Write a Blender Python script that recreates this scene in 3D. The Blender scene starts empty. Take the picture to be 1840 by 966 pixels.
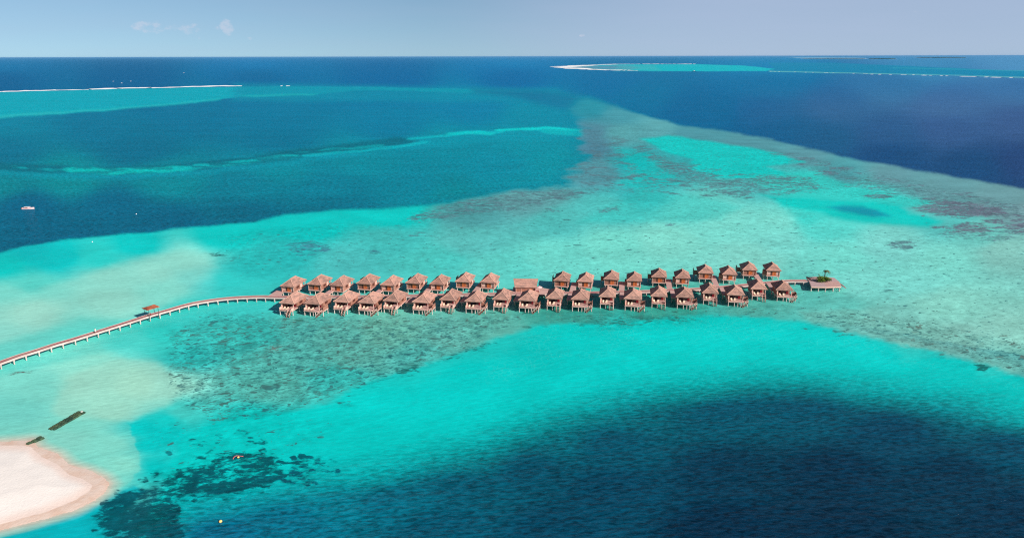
import bpy, bmesh, math, random
import numpy as np
from mathutils import Matrix, Vector

random.seed(7)
R = math.radians
SC = bpy.context.scene
COL = SC.collection

# ------------------------------------------------------------------ camera
H = 100.0
F = 24.0 / 36.0 * 1840.0
PITCH = 17.27
ROLL = -0.125
camd = bpy.data.cameras.new("camera")
camd.lens = 24.0
camd.sensor_width = 36.0
camd.clip_start = 1.0
camd.clip_end = 900000.0
cam = bpy.data.objects.new("camera", camd)
COL.objects.link(cam)
CAMR = Matrix.Rotation(R(90 - PITCH), 4, 'X') @ Matrix.Rotation(R(ROLL), 4, 'Z')
cam.matrix_world = Matrix.Translation((0, 0, H)) @ CAMR
SC.camera = cam

# ------------------------------------------------------------------ sky, sun, exposure
SUN_EL = 31.0
SUN_DIR = Vector((0.81, -0.586, 0)).normalized() * math.cos(R(SUN_EL)) + Vector((0, 0, math.sin(R(SUN_EL))))
world = bpy.data.worlds.new("World")
SC.world = world
world.use_nodes = True
wn, wl = world.node_tree.nodes, world.node_tree.links
wn.clear()
w_out = wn.new("ShaderNodeOutputWorld")
w_bg = wn.new("ShaderNodeBackground")
w_bg.inputs["Strength"].default_value = 0.067
sky = wn.new("ShaderNodeTexSky")
sky.sky_type = 'NISHITA'
sky.sun_disc = False
sky.sun_elevation = R(SUN_EL)
sky.sun_rotation = math.atan2(SUN_DIR.x, SUN_DIR.y)
sky.altitude = 0
sky.air_density = 1.0
sky.dust_density = 0.3
sky.ozone_density = 2.5
tint = wn.new("ShaderNodeMixRGB")
tint.blend_type = 'MULTIPLY'
tint.inputs[0].default_value = 1.0
tint.inputs[2].default_value = (1.17, 1.26, 1.25, 1)
wl.new(sky.outputs[0], tint.inputs[1])
lift = wn.new("ShaderNodeVectorMath"); lift.operation = 'ADD'; lift.inputs[1].default_value = (0, 0, .11)
ltc = wn.new("ShaderNodeTexCoord")
wl.new(ltc.outputs["Generated"], lift.inputs[0])
lno = wn.new("ShaderNodeVectorMath"); lno.operation = 'NORMALIZE'
wl.new(lift.outputs[0], lno.inputs[0]); wl.new(lno.outputs[0], sky.inputs["Vector"])
# small fair-weather clouds and thin veils, placed by direction in the sky itself
geo = wn.new("ShaderNodeTexCoord")
sep = wn.new("ShaderNodeSeparateXYZ")
wl.new(geo.outputs["Generated"], sep.inputs[0])
def wmath(op, a, b=None, c=None):
    n = wn.new("ShaderNodeMath"); n.operation = op
    for i, v in enumerate((a, b, c)):
        if v is None: continue
        if isinstance(v, (int, float)): n.inputs[i].default_value = v
        else: wl.new(v, n.inputs[i])
    return n.outputs[0]
def wramp(v, lo, hi):
    n = wn.new("ShaderNodeMapRange"); n.interpolation_type = 'SMOOTHSTEP'
    n.inputs[1].default_value = lo; n.inputs[2].default_value = hi
    wl.new(v, n.inputs[0]); return n.outputs[0]
az = wmath('ARCTAN2', sep.outputs[0], sep.outputs[1])
el = wmath('ARCSINE', sep.outputs[2])
comb = wn.new("ShaderNodeCombineXYZ")
wl.new(az, comb.inputs[0]); wl.new(wmath('MULTIPLY', el, 1.5), comb.inputs[1])
cn = wn.new("ShaderNodeTexNoise"); cn.inputs["Scale"].default_value = 62.0
cn.inputs["Detail"].default_value = 7.0; cn.inputs["Roughness"].default_value = 0.62
wl.new(comb.outputs[0], cn.inputs["Vector"])
def window(cx, cy, rx, ry):
    dx = wmath('DIVIDE', wmath('SUBTRACT', az, cx), rx)
    dy = wmath('DIVIDE', wmath('SUBTRACT', el, cy), ry)
    d = wmath('ADD', wmath('MULTIPLY', dx, dx), wmath('MULTIPLY', dy, dy))
    return wmath('SUBTRACT', 1.0, wramp(d, 0.1, 1.0))
def skydir(px, py):
    d = CAMR.to_3x3() @ Vector(((px - 920) / F, -(py - 483) / F, -1)).normalized()
    return math.atan2(d.x, d.y), math.asin(d.z)
cl = None
for px, py, rx, ry, g in ((282, 50, .040, .013, .30), (338, 53, .020, .012, .32), (408, 50, .012, .014, .42), (385, 54, .02, .007, .2),
                          (370, 70, .05, .004, .12), (230, 56, .05, .006, .14), (1046, 64, .006, .003, .35), (995, 66, .02, .002, .15),
                          (820, 30, .13, .007, .10), (940, 66, .03, .003, .10), (1790, 15, .16, .012, .12), (450, 70, .01, .003, .2)):
    a, e = skydir(px, py)
    w = wmath('MULTIPLY', window(a, e, rx, ry), g)
    cl = w if cl is None else wmath('MAXIMUM', cl, w)
dens = wmath('ADD', wmath('MULTIPLY', cn.outputs["Fac"], 1.0), cl)
cmask = wmath('MULTIPLY', wramp(dens, 0.72, 0.98), wmath('MULTIPLY', wramp(cl, 0.0, 0.08), 0.42))
veil = wn.new("ShaderNodeTexNoise"); veil.inputs["Scale"].default_value = 5.0; veil.inputs["Detail"].default_value = 5.0
comb2 = wn.new("ShaderNodeCombineXYZ")
wl.new(az, comb2.inputs[0]); wl.new(wmath('MULTIPLY', el, 9.0), comb2.inputs[1])
wl.new(comb2.outputs[0], veil.inputs["Vector"])
vmask = wmath('MULTIPLY', wramp(veil.outputs["Fac"], 0.35, 0.75), 0.10)
vm = wn.new("ShaderNodeMixRGB"); vm.inputs[2].default_value = (5.2, 6.2, 8.6, 1)
wl.new(vmask, vm.inputs[0]); wl.new(tint.outputs[0], vm.inputs[1])
a_r, e_r = skydir(1800, 60)
rv = wn.new("ShaderNodeMixRGB"); rv.inputs[2].default_value = (6.6, 7.6, 10.4, 1)
wl.new(wmath('MULTIPLY', window(a_r, e_r, 0.75, .30), .5), rv.inputs[0]); wl.new(vm.outputs[0], rv.inputs[1])
vm = rv
cm = wn.new("ShaderNodeMixRGB"); cm.inputs[2].default_value = (8.6, 8.6, 10.0, 1)
wl.new(cmask, cm.inputs[0]); wl.new(vm.outputs[0], cm.inputs[1])
# the sky deepens overhead
gain = wn.new("ShaderNodeMapRange"); gain.interpolation_type = 'SMOOTHSTEP'
for i_, v_ in enumerate((R(7), R(40), 1.0, .5)): gain.inputs[i_ + 1].default_value = v_
wl.new(el, gain.inputs[0])
gs = wn.new("ShaderNodeVectorMath"); gs.operation = 'SCALE'
wl.new(cm.outputs[0], gs.inputs[0]); wl.new(gain.outputs[0], gs.inputs["Scale"])
wl.new(gs.outputs[0], w_bg.inputs["Color"])
wl.new(w_bg.outputs[0], w_out.inputs["Surface"])

sund = bpy.data.lights.new("sun", 'SUN')
sund.energy = 4.6
sund.angle = R(0.55)
sund.color = (1.0, 0.95, 0.89)
sun = bpy.data.objects.new("sun", sund)
COL.objects.link(sun)
sun.rotation_euler = SUN_DIR.to_track_quat('Z', 'Y').to_euler()
sun.location = (200, -150, 200)
SC.view_settings.view_transform = 'Standard'
SC.view_settings.look = 'None'
SC.view_settings.exposure = 0.25
SC.view_settings.gamma = 1.0
SC.view_settings.use_curve_mapping = False
SC.cycles.max_bounces = 6
SC.cycles.use_denoising = False
SC.cycles.pixel_filter_type = 'BLACKMAN_HARRIS'
SC.cycles.filter_width = 1.15
K = 0.92          # what a fully lit level white surface returns at this exposure

# ------------------------------------------------------------------ helpers
CR3 = CAMR.to_3x3()
def P(px, py, z=0.0):
    """the point of the level plane z that the photograph shows at (px, py)"""
    d = CR3 @ Vector(((px - 920) / F, -(py - 483) / F, -1))
    t = (z - H) / d.z
    return Vector((d.x * t, d.y * t, z))

def lin(c):
    out = []
    for v in c:
        v = v / 255.0
        out.append(v / 12.92 if v <= 0.04045 else ((v + 0.055) / 1.055) ** 2.4)
    return out

def tag(o, label=None, cat=None, group=None, kind=None):
    if label: o["label"] = label
    if cat: o["category"] = cat
    if group: o["group"] = group
    if kind: o["kind"] = kind
    return o

def empty(name, loc=(0, 0, 0), rz=0.0):
    o = bpy.data.objects.new(name, None)
    COL.objects.link(o)
    o.location = loc
    o.rotation_euler = (0, 0, rz)
    o.empty_display_size = 0.5
    return o

def copy_tree(o, parent=None):
    c = o.copy()
    COL.objects.link(c)
    c.parent = parent
    for ch in list(o.children):
        copy_tree(ch, c)
    return c

class MB:
    def __init__(s): s.v = []; s.f = []
    def add(s, vs, fs):
        n = len(s.v); s.v += [tuple(v) for v in vs]; s.f += [tuple(i + n for i in f) for f in fs]; return s
    def box(s, x0, x1, y0, y1, z0, z1, bev=0.0):
        return s.hexa([(x0, y0), (x1, y0), (x1, y1), (x0, y1)], z0, z1)
    def hexa(s, q, z0, z1):
        n = len(q)
        vs = [(x, y, z0) for x, y in q] + [(x, y, z1) for x, y in q]
        fs = [tuple(range(n - 1, -1, -1)), tuple(range(n, 2 * n))]
        fs += [(i, (i + 1) % n, n + (i + 1) % n, n + i) for i in range(n)]
        return s.add(vs, fs)
    def bar(s, a, b, w, h=None):
        a, b = Vector(a), Vector(b); h = h or w
        d = (b - a).normalized()
        up = Vector((0, 0, 1)) if abs(d.z) < .95 else Vector((1, 0, 0))
        sx = d.cross(up).normalized() * w / 2; sy = sx.cross(d).normalized() * h / 2
        vs = [a - sx - sy, a + sx - sy, a + sx + sy, a - sx + sy, b - sx - sy, b + sx - sy, b + sx + sy, b - sx + sy]
        return s.add(vs, [(3, 2, 1, 0), (4, 5, 6, 7), (0, 1, 5, 4), (1, 2, 6, 5), (2, 3, 7, 6), (3, 0, 4, 7)])
    def cyl(s, x, y, z0, z1, r0, r1=None, n=10):
        r1 = r0 if r1 is None else r1
        vs = [(x + r0 * math.cos(2 * math.pi * i / n), y + r0 * math.sin(2 * math.pi * i / n), z0) for i in range(n)]
        vs += [(x + r1 * math.cos(2 * math.pi * i / n), y + r1 * math.sin(2 * math.pi * i / n), z1) for i in range(n)]
        fs = [tuple(range(n - 1, -1, -1)), tuple(range(n, 2 * n))] + [(i, (i + 1) % n, n + (i + 1) % n, n + i) for i in range(n)]
        return s.add(vs, fs)
    def mesh(s, name, mat, smooth=False):
        m = bpy.data.meshes.new(name)
        m.from_pydata(s.v, [], s.f)
        m.materials.append(mat)
        if smooth:
            m.polygons.foreach_set("use_smooth", [True] * len(m.polygons))
        m.update()
        return m
    def build(s, name, mat, parent=None, smooth=False, loc=None):
        o = bpy.data.objects.new(name, s.mesh(name, mat, smooth))
        COL.objects.link(o)
        if loc is not None: o.location = loc
        if parent is not None: o.parent = parent
        return o

def mat(name, rgb, rough=0.8, var=0.15, scale=1.5, stretch=(1, 1, 1), bump=0.0, bscale=None, spec=0.3, obj_rand=0.0, second=None, metallic=0.0):
    """weathered surface: base colour broken up by two noises in object space"""
    m = bpy.data.materials.new(name); m.use_nodes = True
    n, l = m.node_tree.nodes, m.node_tree.links
    b = n["Principled BSDF"]
    b.inputs["Roughness"].default_value = rough
    b.inputs["Specular IOR Level"].default_value = spec
    b.inputs["Metallic"].default_value = metallic
    c = [x / K for x in lin(rgb)]
    tc = n.new("ShaderNodeTexCoord"); mp = n.new("ShaderNodeMapping")
    mp.inputs["Scale"].default_value = stretch
    l.new(tc.outputs["Object"], mp.inputs[0])
    if obj_rand:
        oi0 = n.new("ShaderNodeObjectInfo"); vm0 = n.new("ShaderNodeVectorMath"); vm0.operation = 'SCALE'; vm0.inputs[0].default_value = (37, 53, 71)
        l.new(oi0.outputs["Random"], vm0.inputs["Scale"]); l.new(vm0.outputs[0], mp.inputs["Location"])
    nz = n.new("ShaderNodeTexNoise"); nz.inputs["Scale"].default_value = scale; nz.inputs["Detail"].default_value = 6
    nz.inputs["Roughness"].default_value = 0.65
    l.new(mp.outputs[0], nz.inputs["Vector"])
    mr = n.new("ShaderNodeMapRange")
    mr.inputs[1].default_value = 0.3; mr.inputs[2].default_value = 0.7
    mr.inputs[3].default_value = 1 - var; mr.inputs[4].default_value = 1 + var
    l.new(nz.outputs["Fac"], mr.inputs[0])
    fac = mr.outputs[0]
    if obj_rand:
        oi = n.new("ShaderNodeObjectInfo")
        r2 = n.new("ShaderNodeMapRange"); r2.inputs[3].default_value = 1 - obj_rand; r2.inputs[4].default_value = 1 + obj_rand
        l.new(oi.outputs["Random"], r2.inputs[0])
        mu = n.new("ShaderNodeMath"); mu.operation = 'MULTIPLY'
        l.new(fac, mu.inputs[0]); l.new(r2.outputs[0], mu.inputs[1]); fac = mu.outputs[0]
    base = n.new("ShaderNodeRGB"); base.outputs[0].default_value = (*c, 1)
    src = base.outputs[0]
    if second is not None:
        c2 = [x / K for x in lin(second)]
        mx = n.new("ShaderNodeMixRGB"); mx.inputs[2].default_value = (*c2, 1)
        n2 = n.new("ShaderNodeTexNoise"); n2.inputs["Scale"].default_value = scale * 0.35; n2.inputs["Detail"].default_value = 4
        l.new(mp.outputs[0], n2.inputs["Vector"])
        m2 = n.new("ShaderNodeMapRange"); m2.inputs[1].default_value = 0.42; m2.inputs[2].default_value = 0.62
        l.new(n2.outputs["Fac"], m2.inputs[0]); l.new(m2.outputs[0], mx.inputs[0]); l.new(src, mx.inputs[1]); src = mx.outputs[0]
    vs = n.new("ShaderNodeVectorMath"); vs.operation = 'SCALE'
    l.new(src, vs.inputs[0]); l.new(fac, vs.inputs["Scale"])
    l.new(vs.outputs[0], b.inputs["Base Color"])
    if bump:
        bp = n.new("ShaderNodeBump"); bp.inputs["Strength"].default_value = bump; bp.inputs["Distance"].default_value = 0.08
        nb = n.new("ShaderNodeTexNoise"); nb.inputs["Scale"].default_value = bscale or scale * 3; nb.inputs["Detail"].default_value = 4
        l.new(mp.outputs[0], nb.inputs["Vector"]); l.new(nb.outputs["Fac"], bp.inputs["Height"])
        l.new(bp.outputs[0], b.inputs["Normal"])
    return m

M = dict(
    thatch=mat("thatch", (180, 136, 120), .95, .28, 1.2, (1, 1, 4), .6, 7, .1, .16, (146, 114, 103)),
    thatch_cap=mat("thatch_cap", (204, 156, 136), .95, .12, 2, (1, 1, 1), .3, 6, .1),
    timber=mat("timber", (168, 118, 100), .8, .22, 1.2, (4, 4, .6), .2, 6, .2, .08, (150, 100, 84)),
    timber_pale=mat("timber_pale", (222, 176, 160), .8, .15, 1.5, (2, 2, 1), .2, 6, .2, .05),
    door=mat("door_wood", (214, 112, 64), .55, .15, 2, (3, 3, .5), 0, 6, .3),
    frame=mat("dark_wood", (92, 52, 44), .6, .2, 2, (2, 2, .5), 0, 6, .3),
    deck=mat("deck_boards", (198, 160, 150), .85, .14, .8, (1, 7, 1), .3, 6, .2, .04, (188, 142, 136)),
    walk=mat("walk_boards", (172, 128, 120), .85, .16, .6, (1, 1, 1), .3, 5, .2, 0, (168, 112, 110)),
    end_boards=mat("end_boards", (184, 154, 152), .85, .14, .8, (1, 5, 1), .3, 6, .2),
    concrete=mat("concrete", (208, 184, 176), .85, .12, .8, (1, 1, 1), .2, 5, .2, .03, (196, 168, 160)),
    stained=mat("stained_boards", (112, 62, 48), .7, .25, 2, (1, 1, 3), .2, 5, .2),
    glass=mat("tinted_glass", (20, 28, 36), .06, .1, 1, spec=.7),
    curtain=mat("curtain", (120, 30, 40), .9, .2, 3, (6, 6, .5), 0, 6, .1),
    linen=mat("linen", (236, 212, 184), .9, .08, 2, (1, 1, 1), .1, 6, .1, .05),
    white=mat("white_paint", (238, 232, 228), .5, .05, 1, spec=.4),
    pinkwhite=mat("pink_paint", (240, 196, 190), .5, .06, 1, spec=.4),
    orange=mat("orange_shingle", (172, 96, 70), .85, .2, 2, (1, 1, 1), .3, 6, .1, 0, (140, 76, 58)),
    tealpost=mat("weathered_post", (70, 84, 84), .8, .2, 2),
    leaf=mat("leaf", (110, 132, 48), .7, .35, 1.5, (1, 1, 1), 0, 6, .2, 0, (70, 92, 34)),
    frond=mat("dry_frond", (84, 100, 46), .8, .35, 2, (1, 1, 1), 0, 6, .2, 0, (110, 92, 56)),
    bark=mat("bark", (88, 82, 72), .9, .25, 2, (1, 1, 4), .3, 6, .1),
    farleaf=mat("far_canopy", (40, 72, 50), .9, .3, .01, (1, 1, 1), 0, 6, .05),
    bag=mat("algae_bag", (72, 86, 62), .9, .35, .8, (1, 1, 1), .6, 3, .15, 0, (46, 66, 54)),
    rock=mat("pale_rock", (170, 170, 160), .9, .2, 3, bump=.3),
    skin=mat("skin", (180, 130, 104), .6, .05, 3), hair=mat("hair", (34, 26, 24), .7, .1, 8),
    shirt=mat("white_cloth", (240, 226, 214), .9, .05, 4), redcloth=mat("red_cloth", (188, 56, 48), .9, .1, 4),
    darkred=mat("dark_red_cloth", (120, 26, 36), .9, .1, 4),
    yellow=mat("buoy_yellow", (250, 206, 120), .5, .08, 4), orangef=mat("float_pink", (226, 110, 110), .6, .1, 4),
    black=mat("black_rubber", (36, 30, 32), .7, .1, 4), cyan=mat("cyan_canvas", (120, 205, 225), .8, .05, 2),
)

# ------------------------------------------------------------------ the sea: what lies under each stretch of water
def fnoise(x, y, seed, octaves=4, rough=0.5):
    """value noise in numpy"""
    out = np.zeros_like(x); amp = 1.0; tot = 0.0
    for o in range(octaves):
        xi = np.floor(x).astype(np.int64); yi = np.floor(y).astype(np.int64)
        fx = x - xi; fy = y - yi
        fx = fx * fx * (3 - 2 * fx); fy = fy * fy * (3 - 2 * fy)
        def h(a, b):
            n = (a * 374761393 + b * 668265263 + (seed + o * 101) * 1442695041) & 0x7fffffff
            n = ((n ^ (n >> 13)) * 1274126177) & 0x7fffffff
            n = (n ^ (n >> 16))
            return (n & 0xffff) / 65535.0
        v = (h(xi, yi) * (1 - fx) + h(xi + 1, yi) * fx) * (1 - fy) + (h(xi, yi + 1) * (1 - fx) + h(xi + 1, yi + 1) * fx) * fy
        out += (v - 0.5) * amp; tot += amp
        amp *= rough; x = x * 2.03 + 17.1; y = y * 2.03 + 5.7
    return out / tot * 2

def sdf(x, y, poly, ky=2.0):
    """signed distance, positive inside, of a closed contour; depth counted ky times"""
    d2 = np.full(x.shape, 1e18); inside = np.zeros(x.shape, bool)
    yk = y * ky; n = len(poly)
    for i in range(n):
        ax, ay = poly[i]; bx, by = poly[(i + 1) % n]
        ay *= ky; by *= ky
        ex, ey = bx - ax, by - ay
        L = ex * ex + ey * ey + 1e-9
        t = np.clip(((x - ax) * ex + (yk - ay) * ey) / L, 0, 1)
        dx = x - (ax + t * ex); dy = yk - (ay + t * ey)
        d2 = np.minimum(d2, dx * dx + dy * dy)
        c = (ay > yk) != (by > yk)
        if ey != 0:
            inside ^= c & (x < (yk - ay) / ey * ex + ax)
    return np.where(inside, 1, -1) * np.sqrt(d2)

def sstep(v, lo, hi):
    t = np.clip((v - lo) / (hi - lo), 0, 1)
    return t * t * (3 - 2 * t)

def blend(x, y, pts, s=26.0, ky=2.0, power=2.2):
    acc = np.zeros((len(x), 3)); wsum = np.zeros(len(x))
    for px, py, c in pts:
        d2 = (x - px) ** 2 + ((y - py) * ky) ** 2
        w = 1.0 / (d2 + s * s) ** power
        acc += w[:, None] * np.array(lin(c)); wsum += w
    return acc / wsum[:, None]

DEEP = [(0,112,(10,108,160)),(460,110,(0,112,168)),(920,108,(0,116,172)),(1380,108,(15,120,172)),(1840,110,(75,132,182)),(1650,112,(60,125,175)),
 (0,145,(5,92,142)),(240,150,(3,92,142)),(460,140,(3,98,148)),(700,140,(0,98,152)),(920,138,(0,100,155)),(1100,145,(8,104,155)),(1380,155,(32,104,155)),(1600,155,(50,106,158)),(1840,160,(56,104,158)),
 (1150,172,(5,106,152)),(1250,195,(10,98,148)),(1380,195,(30,94,148)),(1500,190,(42,96,150)),(1700,190,(56,100,155)),(1840,220,(52,88,145)),(1600,240,(38,88,144)),(1480,250,(24,90,142)),(1600,275,(26,78,134)),(1840,290,(38,72,128)),(1750,300,(28,76,130)),(1700,230,(48,88,146)),(1420,235,(20,92,145)),
 (0,225,(14,124,158)),(200,225,(8,112,150)),(500,215,(8,114,154)),(850,190,(5,120,162)),(960,205,(10,130,162)),(0,270,(12,112,148)),(250,265,(8,108,145)),(500,250,(8,112,150)),(700,222,(8,118,158)),(350,200,(8,110,150)),
 (0,330,(12,128,150)),(120,322,(16,135,155)),(300,320,(14,132,155)),(500,300,(15,134,160)),(650,285,(15,135,162)),(800,262,(14,134,162)),(950,255,(14,138,165)),(1000,290,(14,140,165)),
 (50,370,(8,100,140)),(200,370,(12,102,140)),(100,415,(10,98,135)),(300,400,(8,98,135)),(450,340,(10,122,152)),(600,340,(10,124,155)),(600,368,(8,110,142)),(750,340,(10,128,158)),(900,300,(12,134,164)),(950,330,(12,138,165)),(450,380,(8,104,138)),(800,352,(14,132,155)),
 (1840,735,(8,112,135)),(1840,800,(6,72,104)),(1700,720,(5,100,125)),(1560,690,(5,104,128)),(1450,740,(5,78,108)),(1300,740,(5,82,112)),(1300,850,(7,56,86)),(1500,850,(6,50,80)),(1700,860,(6,54,84)),(1840,930,(8,50,80)),(1100,880,(6,66,98)),(1000,950,(8,66,98)),(800,950,(8,80,112)),(700,900,(6,98,130)),(500,940,(8,106,142)),(380,905,(10,124,156)),(400,960,(8,98,138)),(1300,950,(8,46,76)),(600,890,(6,112,142)),(650,850,(8,125,148)),(850,820,(6,108,132)),(850,880,(6,82,112)),(1000,780,(8,100,125)),(1100,740,(6,104,128)),(1100,800,(6,78,108)),(1500,950,(8,44,72)),(1600,780,(6,66,98)),(1250,690,(8,110,130)),(250,960,(10,120,150)),(950,850,(6,74,104))]
SHALLOW = [(100,465,(20,200,195)),(10,480,(30,200,190)),(60,445,(20,190,188)),(250,440,(25,206,198)),(400,425,(25,206,196)),(550,405,(15,205,196)),(700,385,(14,206,196)),(180,465,(50,206,195)),
 (60,515,(90,206,190)),(200,500,(130,206,188)),(330,468,(130,206,188)),(280,490,(135,206,188)),(60,560,(150,202,182)),(200,540,(140,208,188)),(20,530,(120,206,188)),(30,610,(125,206,190)),(150,585,(118,210,192)),(300,520,(112,210,192)),(355,500,(92,206,195)),(410,505,(55,205,195)),(350,560,(60,200,188)),(240,610,(90,210,195)),(150,640,(135,210,188)),(60,690,(118,200,182)),(160,690,(145,208,185)),(250,690,(155,208,180)),(300,690,(140,205,184)),(320,740,(70,200,186)),(30,740,(110,196,180)),(140,760,(122,205,185)),(200,735,(140,206,182)),(200,800,(122,205,186)),(225,835,(132,208,186)),(120,790,(130,200,182)),(330,640,(50,198,188)),(290,600,(50,205,192)),(380,600,(60,198,186)),
 (300,780,(14,200,192)),(275,840,(12,198,190)),(256,768,(14,202,194)),(262,800,(14,202,194)),(264,835,(14,198,190)),(300,752,(24,202,192)),(400,780,(12,202,192)),(500,780,(12,205,196)),(600,780,(12,202,192)),(700,740,(12,205,196)),(850,690,(12,205,197)),(1000,640,(10,205,198)),(1150,615,(10,206,198)),(1300,605,(10,206,198)),(1450,620,(12,202,192)),(1560,640,(16,188,182)),(1700,665,(16,180,175)),(1830,690,(20,180,175)),(560,840,(10,160,170)),(450,760,(20,202,190)),(130,930,(10,185,190)),(380,880,(10,150,168)),
 (450,600,(58,188,176)),(520,640,(85,182,168)),(480,690,(88,188,172)),(600,600,(92,180,165)),(700,600,(105,182,162)),(800,600,(98,180,165)),(620,680,(60,192,180)),(880,590,(92,176,160)),(560,580,(80,180,168)),(750,640,(80,180,168)),(1000,565,(60,160,145)),(1200,560,(60,165,148)),(1350,545,(80,172,158)),(650,640,(95,182,166)),
 (430,540,(60,198,188)),(450,480,(50,198,190)),(520,455,(50,192,186)),(620,470,(80,195,188)),(700,430,(72,190,182)),(780,470,(80,202,190)),(850,430,(92,188,180)),(850,385,(82,160,160)),(950,362,(98,162,162)),(900,480,(96,204,190)),(1000,460,(108,206,190)),(1100,440,(115,208,190)),(1200,430,(125,208,190)),(1000,400,(85,190,182)),(1100,375,(85,196,188)),(1070,310,(85,152,160)),(1150,350,(60,186,184)),(1140,290,(40,178,180)),(1200,290,(60,178,178)),(1120,240,(90,166,168)),(1180,232,(92,165,168)),(1110,210,(75,155,165)),(1060,195,(50,150,165)),(1000,180,(14,128,160)),(960,168,(10,125,158)),(1060,240,(85,140,155)),(1060,265,(80,135,152)),
 (1250,240,(80,150,158)),(1350,265,(84,148,155)),(1450,285,(90,148,155)),(1600,315,(98,150,155)),(1700,335,(100,152,155)),(1800,360,(104,150,152)),(1840,385,(112,150,152)),(1500,315,(80,155,160)),
 (1250,380,(105,206,192)),(1300,400,(118,206,190)),(1350,460,(125,202,186)),(1500,460,(112,206,190)),(1600,440,(120,200,188)),(1700,470,(122,206,190)),(1800,450,(128,188,175)),(1700,550,(132,202,184)),(1800,600,(135,195,178)),(1600,575,(118,186,172)),(1500,550,(95,186,172)),(1450,530,(90,186,172)),(1560,510,(118,202,188)),(1400,400,(120,208,192)),(1480,410,(90,212,198)),(1400,430,(118,204,190)),(1720,610,(125,180,165)),(1640,610,(120,180,165)),(1800,655,(110,190,175)),(1640,500,(120,204,190)),(1440,320,(60,208,198)),(1560,345,(70,206,196)),(1380,330,(80,190,185)),(1450,390,(70,212,198)),(1700,400,(90,190,182)),(1760,420,(105,190,178))]

# crisp patches of bottom: (colour, feather, strength, wobble, contour)
T1, T2 = (12, 206, 198), (58, 210, 198)
PATCH = [
 (T1, 7, .95, 1, [(1150,250),(1200,244),(1270,252),(1335,264),(1400,277),(1445,292),(1380,300),(1420,316),(1350,322),(1280,318),(1240,302),(1246,286),(1185,269)]),
 (T2, 8, .8, 1, [(1340,318),(1400,312),(1470,308),(1500,322),(1545,338),(1610,352),(1700,362),(1640,372),(1500,358),(1400,352)]),
 ((16,200,190), 11, .9, 1, [(1370,350),(1393,352),(1461,355),(1515,361),(1570,362),(1622,369),(1640,382),(1676,390),(1692,399),(1663,408),(1595,405),(1515,396),(1474,381),(1407,371)]),
 ((12,142,165), 9, .85, 1, [(1492,372),(1515,369),(1547,370),(1575,377),(1603,388),(1570,389),(1541,385)]),
 ((25,198,192), 12, .55, 1, [(1100,262),(1160,275),(1200,300),(1230,330),(1150,345),(1110,330),(1130,300)]),
 ((60,200,190), 14, .5, 1, [(1040,400),(1150,340),(1250,350),(1330,370),(1300,395),(1150,400)]),
]
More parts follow.
